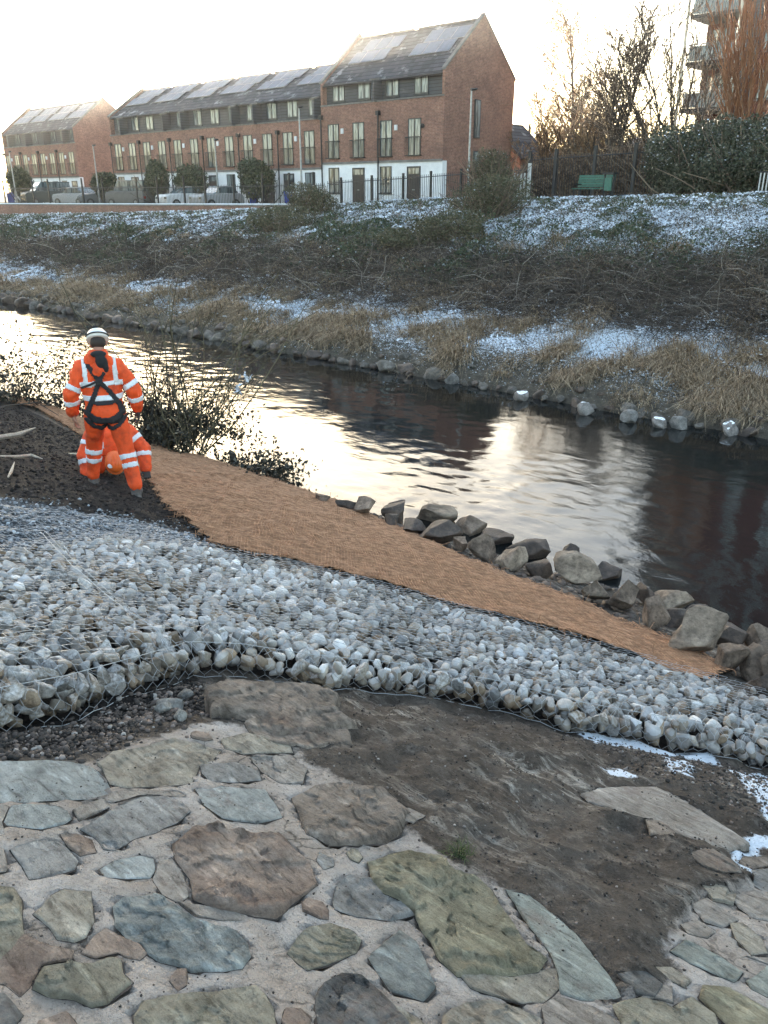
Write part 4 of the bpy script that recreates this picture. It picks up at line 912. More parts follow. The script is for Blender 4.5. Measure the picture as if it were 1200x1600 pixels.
C = scatter(40000, -85, 1, 29.5, 35, 241, band(30.8, 34.6, .5, .4, 241)); D = np.hypot(C[:, 0], C[:, 1])
V, F = blades_np(C, .10+.14*g.random(len(C)), g.normal(size=(len(C), 3))*.5+np.array([0, 0, 1.]), .008*np.clip(D/25, 1, 2.5), .4, 242)
tag(link('crest_grass', npmesh('crest_grass', V, F, M['grass'])), 'green grass along the crest of the far bank', 'grass', kind='stuff')
#%%PART4
# ------------------------------------------------------------------ river bank rocks
def rock_mesh(name, seed, mat, sub=2, ang=.9, sq=(1, .85, .7), rough=.12, cuts=9, cl=.42, cr=.34):
    """angular rock: a ball cut by random planes, then roughened"""
    import bmesh
    bm = bmesh.new(); bmesh.ops.create_icosphere(bm, subdivisions=sub, radius=1); g = np.random.default_rng(seed)
    V = np.array([v.co[:] for v in bm.verts]); N = g.normal(size=(cuts, 3)); N /= np.linalg.norm(N, axis=1, keepdims=True); d = cl+cr*g.random(cuts)
    for k in range(cuts):
        h = V @ N[k]; V = V-np.where(h > d[k], (h-d[k])*ang, 0)[:, None]*N[k]
    V *= np.array(sq)
    if rough: V *= (1+rough*fbm(V*1.0, 2.2, 4, seed))[:, None]
    F = [[v.index for v in f.verts] for f in bm.faces]; bm.free()
    return npmesh(name, V, np.array(F), mat)
def sepz(n, g_):
    s_ = n.nodes.new('ShaderNodeSeparateXYZ'); n.links.new(g_.outputs['Normal'], s_.inputs[0]); return s_.outputs[2]
def rock_mat(name, dark, lightc, green=False, wet=0, sc=3, frost=False):
    m, n, p = new_mat(name); v = coords(n, 'Object'); a = noise(n, v, sc*.55, 6, .7); b = noise(n, v, sc*4, 9, .8); g_ = n.nodes.new('ShaderNodeNewGeometry')
    c = ramp(n, a, [(.3, dark), (.5, tuple((x+y)/2 for x, y in zip(dark, lightc))), (.68, lightc)])
    c = mixc(n, .9, c, ramp(n, b, [(.32, (.28, .25, .23)), (.46, (.9, .9, .9)), (.72, (1.5, 1.48, 1.45))]), 'MULTIPLY')  # colour darkens with the bump noise, painting shade into the rock's hollows
    if frost: c = mixc(n, math_(n, 'MULTIPLY', math_(n, 'GREATER_THAN', sepz(n, g_), .45 if frost is True else .86), ramp(n, noise(n, v, 2.2, 5, .7), [(.42, (0, 0, 0)), (.64, (.5, .5, .5))] if frost is True else [(.34, (0, 0, 0)), (.44, (1, 1, 1))])), c, (.74, .75, .77))
    hs = n.nodes.new('ShaderNodeHueSaturation'); n.links.new(c, hs.inputs['Color']); n.links.new(math_(n, 'MULTIPLY_ADD', g_.outputs['Random Per Island'] if frost else orand(n), .9 if frost else .5, .6 if frost else .75), hs.inputs['Value'])
    n.links.new(hs.outputs[0], p.inputs['Base Color']); p.inputs['Roughness'].default_value = .85-wet*.4; p.inputs['Specular IOR Level'].default_value = .3+wet*.3
    k = bump(n, p, b, .8, .03); bump(n, p, noise(n, v, sc*18, 4, .7), .6, .008, k); return m
M['rk_dark'] = rock_mat('dark_wet_rock', (.018, .012, .009), (.14, .095, .07), wet=.8, sc=2)
M['rk_tan'] = rock_mat('brown_tan_rock', (.06, .042, .03), (.50, .38, .28), sc=1.6)
M['rk_grey'] = rock_mat('grey_brown_rock', (.045, .031, .022), (.37, .27, .20), sc=1.8)
BL = """155,60,45,25,g;210,78,50,30,d;258,82,50,50,g;325,95,80,55,d;318,115,50,30,d;372,130,55,40,d;420,100,95,50,t;440,145,85,55,d;480,170,45,42,g;505,130,85,52,g;545,160,75,50,d;538,185,62,48,g;600,202,72,62,t;645,188,88,60,d;668,225,62,55,d;728,200,46,45,d;765,235,105,62,t;830,240,60,50,d;790,282,72,54,t;860,300,75,65,g;907,285,52,55,d;922,330,62,78,g;965,300,82,62,t;985,340,75,48,d;1025,330,62,52,d;1020,395,145,85,t;1105,385,100,62,d;1100,440,72,74,g;1165,400,85,55,g;1165,450,100,84,g;1190,500,70,55,d;1245,430,110,80,d;1250,490,110,80,g;1330,520,120,90,t;820,260,24,20,t""".split(';')
kinds = dict(d=('rk_dark', 'dark wet'), t=('rk_tan', 'tan brown'), g=('rk_grey', 'grey brown'))
where = ['at the far left tip of the boulder row', 'second from the left tip of the boulder row', 'upright, third from the left tip of the row', 'dark and blocky, right of the upright one near the left end', 'low in front of the blocky dark one near the left end', 'between the blocky dark one and the big tan topped one', 'topmost of the left pile, pale streaked', 'in the heart of the left pile below the tan topped one',
 'small and upright at the foot of the left pile', 'flat topped, at the right of the left pile', 'black, leaning right of the flat topped one', 'at the matting edge below the black leaning one', 'pale squarish, at the matting edge mid row', 'black, behind the pale squarish one', 'at the matting edge right of the pale squarish one', 'small pointed one mid row by the water', 'large rounded one right of mid row', 'half in the water right of the large rounded one', 'pale rounded one alone on the matting edge', 'sloping grey one right of the pale rounded one', 'small dark one at the water, right part of the row',
 'tall pointed one leaning on its neighbours', 'large cracked one behind the tall pointed one', 'low one tucked under the large cracked one', 'dripping dark one by the water above the biggest boulder', 'biggest pale boulder at the lower right end', 'flat dark one behind the biggest pale boulder', 'squat one at the foot of the biggest pale boulder', 'by the water at the right edge of the photo', 'large one cut by the right edge of the photo', 'lowest one against the wire cage at the right edge', 'past the right edge by the water', 'past the right edge at the cage', 'furthest right past the edge', 'tiny chip between two boulders mid row']
for i, L_ in enumerate(BL):
    x, y, w_, h_, kd = L_.split(','); x, y, w_, h_ = map(float, (x, y, w_, h_)); u = 400+x/1.5; v = 740+y/1.5; wp = w_/1.5; hp = h_/1.5
    q = hit_slope(u, v+hp*.38, 0); q = list(q)
    for _ in range(6):
        zz = max(float(near_z(q[0], q[1])), -.12); k = (CAMZ-zz)/(CAMZ-q[2]) if CAMZ != q[2] else 1; r_ = ray(u, v+hp*.38); t_ = (zz-CAMZ)/r_[2]; q = [r_[0]*t_, r_[1]*t_, zz, t_]
    size = wp*q[3]/FPX*.5*1.55; hz = hp*q[3]/FPX*.5*1.5
    o = link('boulder', rock_mesh('boulder', 300+i, M[kinds[kd][0]], 4, .99, (1, .85, 1), .13, 14, .33, .36))
    o.location = (q[0], q[1], q[2]+hz*.72); o.scale = (size, size*.95, hz*1.1); o.rotation_euler = (random.uniform(-.15, .15), random.uniform(-.15, .15), HEAD+random.uniform(-.4, .4))
    tag(o, kinds[kd][1]+' boulder '+where[i], 'boulder', 'boulders between the matting and the river')
rk_sh = rock_mat('shore_rock', (.05, .043, .037), (.24, .21, .18), sc=1.5); g = np.random.default_rng(5); protos = [rock_mesh('shore_rock', 400+i, rk_sh if i % 2 else M['rk_dark'], 3, .95, (1, .8, .75), .15, 10) for i in range(7)]
def rock_label(i, r, s, tier):
    z = [(-4.5, 'near the right edge'), (-7.5, 'opposite the largest boulders'), (-10.5, 'opposite mid row'), (-14, 'opposite the row tip'), (-19, 'left of centre'), (-25, 'behind the olive stems'), (-32, 'above the helmet'), (-39, 'left of the helmet'), (-99, 'at the left edge')]
    w = [b for a, b in z if s > a][0]; return '%s %s rock %s far waterline %s' % ('big' if r > .27 else ('middling' if r > .19 else 'small'), 'pale grey' if i % 2 else 'dark wet', 'above' if tier else 'at', w)
s = -1.0
while s > -52:
    n_ = float(far_edge(s))+.25*g.random()-.1; r = (.11+.20*g.random()**2)*(1.0 if s > -25 else 1.2)
    pi_ = int(g.integers(7)); o = link('shore_rock', protos[pi_]); o.location = (s, n_-.02, .03+r*.15); o.scale = (r*1.2, r*1.2, r); o.rotation_euler = (g.normal()*.2, g.normal()*.2, g.random()*6.28)
    tag(o, rock_label(pi_, r, s, 0), 'rock', 'rocks along the far waterline')
    if g.random() < .55:
        r2 = r*.7; pi_ = int(g.integers(7)); o = link('shore_rock', protos[pi_]); o.location = (s+g.normal()*.15, n_+.38, .25+r2*.2); o.scale = (r2*1.2, r2*1.1, r2); o.rotation_euler = (0, 0, g.random()*6.28)
        tag(o, rock_label(pi_, r2, s, 1), 'rock', 'rocks along the far waterline')
    if g.random() < .6:
        r3 = r*.55; pi_ = int(g.integers(7)); o = link('shore_rock', protos[pi_]); o.location = (s+g.normal()*.2, n_+.62, .33+r3*.2); o.scale = (r3*1.2, r3*1.1, r3); o.rotation_euler = (0, 0, g.random()*6.28)
        tag(o, rock_label(pi_, r3, s, 1), 'rock', 'rocks along the far waterline')
    s -= r*1.4+.06+.2*g.random()
M['rock_capped'] = rock_mat('snow_capped_rock', (.07, .062, .055), (.28, .25, .23), frost=2)
M['rock_snow'] = rock_mat('pale_grey_rock', (.1, .09, .08), (.34, .32, .3))
by = {}
for o in [o for o in bpy.data.objects if o.name.startswith('shore_rock')]: by.setdefault(o['label'], []).append(o)
ORD = ['rightmost', 'second from right', 'third from right', 'fourth from right', 'fifth from right', 'sixth from right', 'seventh from right', 'eighth from right', 'ninth from right', 'tenth from right']
for lab_, os_ in by.items():
    if len(os_) > 1:
        for k, o in enumerate(sorted(os_, key=lambda o: -o.location.x)): o['label'] = lab_+', '+(ORD[k] if k < 10 else 'leftmost group')
for u, v, r, lab in ((816, 601, .24, 'flat topped rock capped with snow, leftmost of the snowy ones at the far waterline'), (917, 610, .26, 'snow capped rock at the far waterline left of the tall grey one'), (985, 632, .24, 'upright pale grey rock standing in the far shallows'), (1033, 628, .2, 'small rock with a bright snow cap at the far waterline'), (1061, 648, .27, 'large rounded grey rock at the far waterline towards the right'), (1145, 647, .24, 'rock with thin snow on its top near the right edge of the far waterline'), (705, 590, .22, 'pale flat rock at the far waterline below the grass tufts')):
    q = hit_z(u, v+6, .05); q = (q[0], q[1], 0); zr_ = max(.0, float(far_z(q[0], q[1]))-.03); k_ = (CAMZ-zr_-.05)/(CAMZ-.05); q = (q[0]*k_, q[1]*k_, 0); zr_ = max(.0, float(far_z(q[0], q[1]))); t = thing('snowy_rock', lab, 'rock', (q[0], q[1], zr_)); o = link('rock', rock_mesh('rock', 500+u, M['rock_capped' if 'snow' in lab else 'rock_snow'], 4, .95, (1, .8, .8), .12), t); o.scale = (r, r, r); o.location = (0, 0, r*.35); o.rotation_euler = (0, 0, u)

#RUB
# ------------------------------------------------------------------ stone apron
STC = dict(blue=((.26, .275, .26), (.50, .52, .50)), grey=((.18, .175, .165), (.44, .425, .40)), gblue=((.15, .16, .15), (.41, .425, .40)), buff=((.24, .205, .16), (.50, .45, .37)), yel=((.21, .19, .14), (.47, .43, .34)),
           red=((.17, .12, .095), (.48, .38, .31)), green=((.15, .135, .085), (.43, .39, .28)), dark=((.07, .068, .066), (.29, .28, .26)), beige=((.28, .24, .20), (.50, .45, .40)), pgreen=((.25, .265, .235), (.47, .49, .44)), brown=((.12, .095, .075), (.41, .34, .28)))
def stone_mat(nm, a, b, band=False):
    m, n, p = new_mat('stone_'+nm); v = n.nodes.new('ShaderNodeNewGeometry').outputs['Position']
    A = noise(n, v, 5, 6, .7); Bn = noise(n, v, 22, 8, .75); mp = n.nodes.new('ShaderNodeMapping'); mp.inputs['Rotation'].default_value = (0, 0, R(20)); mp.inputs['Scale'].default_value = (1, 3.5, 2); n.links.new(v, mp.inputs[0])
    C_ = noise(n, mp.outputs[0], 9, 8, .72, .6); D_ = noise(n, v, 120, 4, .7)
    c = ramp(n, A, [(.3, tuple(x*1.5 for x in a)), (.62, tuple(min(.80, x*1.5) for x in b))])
    c = mixc(n, .75, c, ramp(n, C_, [(.34, (.22, .20, .18)), (.44, (.80, .79, .78)), (.55, (1, 1, 1)), (.72, (1.4, 1.38, 1.35))]), 'MULTIPLY')  # low relief darkened: hollow shade painted into the stone colour
    rd = n.nodes.new('ShaderNodeTexNoise'); rd.noise_type = 'RIDGED_MULTIFRACTAL'; rd.inputs['Scale'].default_value = 5.5; rd.inputs['Detail'].default_value = 9; rd.inputs['Roughness'].default_value = .62; rd.inputs['Distortion'].default_value = .7; n.links.new(mp.outputs[0], rd.inputs['Vector'])
    rv_ = ramp(n, rd.outputs['Fac'], [(.30, (0, 0, 0)), (.75, (1, 1, 1))])
    c = mixc(n, .5, c, ramp(n, rd.outputs['Fac'], [(.18, (.34, .31, .28)), (.32, (.94, .94, .94)), (.9, (1.22, 1.2, 1.18))]), 'MULTIPLY')
    c = mixc(n, .65, c, ramp(n, Bn, [(.3, (.3, .27, .25)), (.45, (.95, .95, .95)), (.75, (1.35, 1.35, 1.35))]), 'MULTIPLY')  # finer bump hollows get their shade in the colour too
    c = mixc(n, ramp(n, noise(n, v, 3.2, 5, .8), [(.55, (0, 0, 0)), (.72, (.5, .5, .5))]), c, (.20, .19, .10) if nm in ('green', 'yel', 'buff') else (.27, .17, .13))
    c = mixc(n, ramp(n, D_, [(.63, (0, 0, 0)), (.7, (.8, .8, .8))]), c, (.05, .04, .035))
    n.links.new(c, p.inputs['Base Color']); p.inputs['Roughness'].default_value = .88; p.inputs['Specular IOR Level'].default_value = .3
    k = bump(n, p, rv_, 1, .030); k = bump(n, p, C_, 1, .045, k); k = bump(n, p, Bn, 1, .028, k); bump(n, p, D_, .8, .005, k); return m
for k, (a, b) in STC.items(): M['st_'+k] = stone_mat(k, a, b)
M['joint'] = simple('dark_joint_ring', (.055, .042, .034), (.025, .02, .017), 30, .95)  # dark brown ring along each stone outline
def slab(poly, mat, h=.02, rough=.012, seed=0, name='stone', parent=None, dome=.3, base=-.04, stepn=11, tilt=0.0, off=0.0, lay=0, joint=.9, wob=.012):
    """irregular stone from its outline (X,Y points): steep sides, uneven split face; layered if lay"""
    P = np.array([p[:2] for p in poly]); c = P.mean(0); size = np.abs(P-c).mean()
    P = resample(P, max(size/26, .006)); g = np.random.default_rng(seed); a = np.arange(len(P))
    P = P+np.stack([f2(P[:, 0], P[:, 1], 9, 3, seed), f2(P[:, 0], P[:, 1], 9, 3, seed+50)], 1)*wob*min(1, size/.1)
    c = P.mean(0); zc = float(np.mean(near_off(P[:, 0], P[:, 1]))); rings = [1.0, .999, .985, .965, .94]+list(np.linspace(.9, .06, stepn+6)); V = []
    for k, r in enumerate(rings):
        q = c+(P-c)*r; x, y = q[:, 0], q[:, 1]; bz = NEAR_Z0-NEAR_K*np.maximum(y, 0)+off+zc
        if k == 0:
            ou = (q-c)/np.linalg.norm(q-c, axis=1, keepdims=True); wj = np.clip(.35+f2(P[:, 0], P[:, 1], 13, 3, seed+9)*1.3, .05, 1)*joint*.008; q = q+ou*wj[:, None]
            V.append(np.column_stack([q, near_z(q[:, 0], q[:, 1])-.002])); continue
        if k == 1: V.append(np.column_stack([q, np.minimum(near_z(x, y)+.0015, bz+h)])); continue
        e = [base, .0, .45, .8, .95][k] if k < 5 else 1.0
        prof = e*h
        face = f2(x, y, 5, 3, seed)*rough*1.3+f2(x, y, 18, 4, seed+1)*rough*.9+np.abs(f2(x, y, 34, 3, seed+2))*rough*.5
        face = np.maximum(face, -.35*h) if h < .05 else face
        if lay: face = face+np.round((f2(x, y, 4, 2, seed+3)+f2(x, y, 14, 2, seed+6)*.35)*lay)/lay*rough*1.6
        dm = dome*h*(1-r**2); V.append(np.column_stack([x, y, bz+prof+(face*min(1, max(0, k-2)/3)+dm+tilt*(x-c[0]))]))
    m_ = len(P); V = np.concatenate(V); ctr = V[-m_:].mean(0); V = np.vstack([V, ctr])
    i = np.arange(len(rings)*m_).reshape(-1, m_); F = np.stack([i[:-1], np.roll(i[:-1], -1, 1), np.roll(i[1:], -1, 1), i[1:]], -1).reshape(-1, 4)
    T = np.stack([i[-1], np.roll(i[-1], -1), np.full(m_, len(V)-1)], -1)
    org = np.array([c[0], c[1], NEAR_Z0-NEAR_K*max(c[1], 0)])
    # wind outward
    A = np.sum(P[:, 0]*np.roll(P[:, 1], -1)-np.roll(P[:, 0], -1)*P[:, 1])
    if A < 0: F = F[:, ::-1]; T = T[:, ::-1]
    mi_ = np.zeros(len(F)+len(T), int); mi_[:m_] = 1
    o = link(name, npmesh(name, V-org, [F, T], [mat, M['joint']], True, mi=mi_), parent); o.location = org; return o
def zA(L_): return [(x/2, 1140+y/2) for x, y in L_]
def zB(L_): return [(600+x/2, 1140+y/2) for x, y in L_]
ST = [
 ('blue', zA([(-120, 84), (0, 82), (120, 80), (220, 84), (280, 95), (330, 140), (350, 185), (320, 203), (200, 212), (80, 217), (-120, 225)]), .035, .010, 0),
 ('blue', zA([(12, 290), (35, 240), (80, 232), (180, 240), (215, 255), (226, 280), (200, 300), (130, 315), (70, 310), (25, 303)]), .012, .008, 0),
 ('buff', zA([(303, 95), (350, 60), (470, 40), (540, 15), (600, 30), (690, 60), (660, 100), (620, 112), (600, 165), (500, 172), (390, 178), (345, 165), (320, 120)]), .03, .012, 2),
 ('grey', zA([(625, 112), (740, 105), (810, 130), (820, 160), (740, 168), (650, 165), (630, 140)]), .012, .008, 0),
 ('blue', zA([(610, 190), (700, 182), (830, 190), (860, 230), (885, 280), (800, 295), (700, 280), (640, 240)]), .012, .005, 0),
 ('grey', zA([(250, 310), (330, 260), (430, 215), (520, 203), (560, 225), (600, 255), (560, 290), (500, 320), (420, 345), (350, 378), (320, 372), (290, 335)]), .022, .013, 2),
 ('grey', zA([(35, 375), (130, 345), (180, 348), (215, 375), (245, 410), (235, 440), (160, 460), (90, 470), (70, 430)]), .014, .010, 0),
 ('blue', zA([(310, 440), (360, 410), (440, 395), (480, 405), (485, 440), (470, 465), (390, 468), (330, 465)]), .010, .006, 0),
 ('red', zA([(530, 350), (600, 297), (680, 290), (700, 308), (800, 318), (880, 316), (930, 370), (965, 400), (980, 440), (992, 470), (940, 508), (890, 555), (860, 582), (800, 578), (750, 562), (680, 550), (600, 515), (585, 460), (545, 400)]), .05, .026, 3),
 ('brown', [(453, 1242), (490, 1226), (530, 1218), (565, 1225), (602, 1233), (645, 1268), (625, 1300), (603, 1315), (560, 1320), (515, 1318), (480, 1302), (470, 1280)], .035, .022, 3),
 ('buff', zA([(105, 580), (160, 520), (200, 500), (285, 505), (290, 550), (298, 600), (270, 650), (230, 668), (180, 660), (150, 620)]), .018, .008, 0),
 ('gblue', zA([(345, 545), (375, 515), (480, 508), (540, 545), (600, 590), (660, 600), (740, 620), (775, 660), (785, 702), (760, 738), (700, 748), (600, 748), (560, 728), (500, 715), (460, 690), (440, 660), (400, 650), (358, 610)]), .04, .024, 3),
 ('yel', zA([(-80, 480), (0, 488), (50, 495), (70, 530), (65, 580), (75, 630), (50, 672), (0, 722), (-80, 740)]), .03, .016, 2),
 ('yel', zA([(100, 808), (130, 750), (230, 735), (300, 730), (350, 708), (375, 715), (385, 760), (417, 790), (380, 822), (340, 862), (290, 872), (230, 838), (150, 832)]), .028, .014, 2),
 ('dark', zA([(-60, 825), (20, 825), (50, 860), (75, 890), (50, 925), (-60, 940)]), .03, .012, 0),
 ('yel', zA([(415, 892), (440, 850), (520, 830), (640, 815), (800, 800), (830, 830), (852, 880), (867, 930), (865, 1010), (430, 1010)]), .03, .012, 4),
 ('yel', zA([(893, 690), (920, 650), (960, 610), (1030, 600), (1100, 625), (1132, 650), (1115, 692), (1060, 712), (1000, 732), (960, 747), (920, 718)]), .025, .020, 5),
 ('grey', [(520, 1402), (528, 1375), (545, 1362), (585, 1368), (620, 1396), (648, 1426), (610, 1438), (560, 1432), (522, 1420)], .02, .018, 2),
 ('dark', [(491, 1556), (504, 1532), (533, 1515), (565, 1518), (592, 1543), (620, 1570), (645, 1600), (645, 1630), (505, 1630), (494, 1592)], .035, .022, 2),
 ('gblue', [(575, 1495), (600, 1470), (625, 1450), (652, 1470), (667, 1500), (682, 1540), (662, 1562), (612, 1548), (590, 1520)], .018, .010, 0),
 ('green', zB([(-60, 395), (0, 385), (70, 362), (130, 372), (180, 388), (220, 430), (290, 440), (340, 490), (370, 540), (410, 600), (450, 660), (512, 700), (482, 742), (400, 757), (320, 747), (230, 747), (180, 702), (140, 640), (110, 600), (90, 550), (40, 512), (0, 492), (-40, 450)]), .055, .028, 3),
 ('pgreen', zB([(376, 498), (430, 503), (480, 533), (550, 588), (600, 640), (650, 700), (700, 760), (747, 835), (690, 852), (620, 842), (553, 820), (543, 770), (518, 700), (468, 630), (418, 560)]), .02, .005, 0),
 ('beige', zB([(615, 190), (700, 170), (850, 170), (930, 208), (1000, 250), (1060, 290), (1152, 350), (1075, 377), (1010, 352), (940, 332), (860, 290), (780, 270), (700, 237), (640, 215)]), .03, .008, 0),
 ('buff', zB([(235, 757), (330, 760), (440, 762), (540, 742), (548, 800), (500, 852), (430, 852), (330, 822), (270, 802)]), .018, .012, 0),
 ('buff', zB([(178, 885), (250, 840), (330, 827), (420, 852), (490, 892), (502, 965), (180, 975)]), .04, .026, 3),
 ('beige', zB([(490, 862), (540, 830), (640, 862), (740, 910), (745, 975), (510, 975)]), .014, .008, 0),
 ('yel', zB([(715, 862), (800, 835), (880, 850), (960, 900), (985, 970), (760, 970)]), .018, .012, 2),
 ('pgreen', zB([(893, 682), (940, 648), (1000, 673), (1060, 703), (1127, 750), (1100, 782), (1030, 752), (960, 722)]), .028, .008, 2),
 ('beige', zB([(958, 542), (1010, 523), (1060, 558), (1112, 590), (1060, 612), (1000, 592)]), .024, .010, 0),
 ('buff', zB([(993, 487), (1050, 478), (1100, 510), (1092, 542), (1030, 527)]), .022, .014, 2),
 ('beige', zB([(928, 602), (980, 588), (1040, 628), (1012, 647), (950, 632)]), .018, .010, 0),
 ('buff', zB([(1080, 602), (1120, 598), (1180, 648), (1205, 700), (1150, 702), (1100, 652)]), .022, .010, 0),
 ('beige', zB([(1080, 512), (1160, 498), (1240, 520), (1240, 600), (1150, 582), (1110, 552)]), .022, .012, 0),
 ('pgreen', zB([(1135, 782), (1200, 735), (1270, 800), (1200, 835), (1150, 805)]), .018, .008, 0),
 ('green', zB([(998, 792), (1080, 800), (1200, 868), (1290, 930), (1100, 945), (1040, 882), (988, 832)]), .025, .012, 0),
 ('yel', zB([(908, 862), (960, 830), (1040, 890), (1060, 960), (980, 960), (940, 902)]), .02, .012, 2),
 ('buff', zB([(838, 737), (900, 738), (962, 780), (940, 802), (880, 772)]), .018, .010, 0),
 ('dark', zB([(728, 770), (800, 750), (872, 800), (850, 842), (790, 832)]), .014, .010, 0),
 ('grey', zB([(1150, 430), (1230, 420), (1260, 480), (1200, 505), (1160, 482)]), .02, .012, 0),
 ('brown', zB([(815, 290), (860, 293), (912, 330), (900, 352), (830, 332)]), .02, .014, 0),
 ('beige', zB([(30, 250), (80, 248), (132, 275), (90, 297), (40, 287)]), .014, .012, 0),
 ('beige', zA([(780, 85), (900, 78), (962, 120), (950, 162), (880, 167), (820, 132)]), .022, .016, 2),
 ('buff', zA([(690, 28), (760, 8), (840, 25), (905, 45), (915, 70), (850, 70), (760, 75), (705, 55)]), .03, .016, 2),
 ('beige', zA([(355, 195), (470, 190), (560, 195), (590, 215), (510, 200), (420, 208), (350, 232), (310, 225)]), .012, .010, 0),
 ('beige', zA([(225, 250), (320, 215), (370, 235), (300, 262), (245, 285)]), .010, .010, 0),
 ('red', zA([(190, 330), (240, 325), (290, 345), (300, 385), (250, 395), (215, 370)]), .012, .016, 2),
 ('beige', zA([(480, 470), (500, 410), (540, 405), (575, 460), (590, 520), (560, 545), (510, 520)]), .010, .008, 0),
 ('red', zA([(330, 620), (395, 655), (440, 672), (465, 700), (440, 725), (390, 715), (370, 700), (300, 715), (250, 700), (290, 650)]), .012, .010, 0),
 ('beige', zA([(-60, 250), (10, 232), (30, 240), (5, 290), (20, 330), (-60, 345)]), .012, .010, 0),
 ('red', zA([(20, 700), (75, 640), (160, 680), (230, 690), (225, 720), (130, 740), (95, 810), (60, 840), (10, 800), (-60, 815), (-60, 745)]), .012, .010, 0),
 ('beige', zA([(-60, 370), (12, 370), (28, 430), (20, 445), (-60, 450)]), .014, .010, 0),
 ('beige', zA([(550, 540), (680, 562), (780, 585), (770, 605), (690, 600), (610, 585)]), .010, .008, 0),
 ('buff', zB([(0, 845), (60, 870), (120, 905), (170, 960), (60, 975), (-10, 930)]), .016, .012, 0),
 ('beige', zB([(790, 850), (850, 800), (900, 800), (905, 855), (850, 845)]), .012, .010, 0),
 ('brown', zB([(1120, 380), (1200, 385), (1240, 400), (1150, 420), (1110, 410)]), .014, .012, 0),
 ('beige', zB([(1130, 705), (1210, 712), (1280, 760), (1200, 730)]), .014, .008, 0),
 ('brown', zB([(940, 395), (1010, 380), (1080, 415), (1120, 460), (1060, 455), (990, 430)]), .02, .014, 2),
]
STP = [[hit_slope(u, v, q_[2]*.5)[:2] for u, v in q_[1]] for q_ in ST]
# smaller filler stones bedded flush between the big ones
gf = np.random.default_rng(12); fil = []
for _ in range(2600):
    u, v = gf.uniform(-20, 1220), gf.uniform(1150, 1640); q = hit_slope(u, v)[:2]
    if 395 < u < 470 and 1330 < v < 1600: continue
    r = gf.uniform(.032, .085)
    if not (inpoly(q[0], q[1], APRON) or inpoly(q[0], q[1], APRON2)) or min(float(pdist(q[0], q[1], APRON, True)), 9) < .03 and u < 1000: continue
    if any(bool(inpoly(q[0], q[1], P_)) or float(pdist(q[0], q[1], P_, True)) < r*.95+.006 for P_ in STP): continue
    if any(math.hypot(q[0]-a[0], q[1]-a[1]) < (r+a[2])*1.02+.006 for a in fil): continue
    fil.append((q[0], q[1], r))
for k, (x, y, r) in enumerate(fil):
    th = gf.uniform(0, 6.28); el = gf.uniform(1.0, 1.3); m_ = gf.integers(5, 8); ang = np.sort((np.arange(m_)+gf.uniform(-.3, .3, m_))*6.283/m_); pts = []
    for a_ in ang: rr_ = r*gf.uniform(.85, 1.05); px_, py_ = rr_*math.cos(a_)*el, rr_*math.sin(a_)/el; pts.append((x+px_*math.cos(th)-py_*math.sin(th), y+px_*math.sin(th)+py_*math.cos(th)))
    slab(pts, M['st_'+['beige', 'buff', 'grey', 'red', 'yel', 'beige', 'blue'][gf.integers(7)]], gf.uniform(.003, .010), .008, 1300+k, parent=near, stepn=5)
co_ = np.empty(len(near.data.vertices)*3, np.float32); near.data.vertices.foreach_get('co', co_); co_ = co_.reshape(-1, 3); nearby = (co_[:, 0] > -4.5) & (co_[:, 0] < 1) & (co_[:, 1] > -.5) & (co_[:, 1] < 5); ix = np.where(nearby)[0]
low_ = np.zeros(len(ix), bool)
for P_ in STP: low_ |= inpoly(co_[ix, 0], co_[ix, 1], P_) & (pdist(co_[ix, 0], co_[ix, 1], P_, True) > .012)
co_[ix[low_], 2] -= .035; near.data.vertices.foreach_set('co', co_.ravel()); near.data.update()
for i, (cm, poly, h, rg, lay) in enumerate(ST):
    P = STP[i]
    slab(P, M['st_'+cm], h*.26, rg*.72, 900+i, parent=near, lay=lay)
# big brown slab above the apron and loose rocks in the hollow
P = [hit_slope(u, v, .06)[:2] for u, v in [(316, 1070), (345, 1058), (420, 1060), (500, 1064), (532, 1080), (522, 1100), (560, 1125), (500, 1138), (430, 1140), (400, 1122), (368, 1108), (328, 1102)]]
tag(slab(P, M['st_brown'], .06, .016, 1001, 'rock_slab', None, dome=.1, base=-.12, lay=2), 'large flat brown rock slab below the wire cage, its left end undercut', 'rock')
P = [hit_slope(u, v, -.02)[:2] for u, v in [(380, 1140), (470, 1130), (545, 1150), (552, 1172), (480, 1180), (400, 1165)]]
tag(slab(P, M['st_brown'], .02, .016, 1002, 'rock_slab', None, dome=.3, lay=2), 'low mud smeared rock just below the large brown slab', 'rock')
M['rk_white'] = rock_mat('pale_limestone', (.20, .17, .14), (.52, .50, .46), sc=1.2)
for k, (u, v, w_, h_, lab) in enumerate([(271, 1099, 50, 30, 'pale flat loose rock, largest of the four in the hollow'), (256, 1117, 34, 26, 'pale loose rock just below the largest one in the hollow'), (292, 1083, 26, 24, 'tan loose rock above the largest one in the hollow'), (283, 1133, 24, 28, 'brown sided loose rock lowest in the hollow'), (281, 1119, 11, 12, 'tiny pale rock between the loose rocks in the hollow')]):
    q = hit_slope(u, v+h_*.3, -.08); z = float(near_z(q[0], q[1])); o = link('loose_rock', rock_mesh('loose_rock', 600+k, M['rk_white'], 3, .92, (1, .8, .9), .1)); r = w_*q[3]/FPX*.55; hh = h_*q[3]/FPX*.5
    o.location = (q[0], q[1], z+hh*.6); o.scale = (r, r*.9, hh); o.rotation_euler = (0, .1, HEAD+.3*k); tag(o, lab, 'rock')
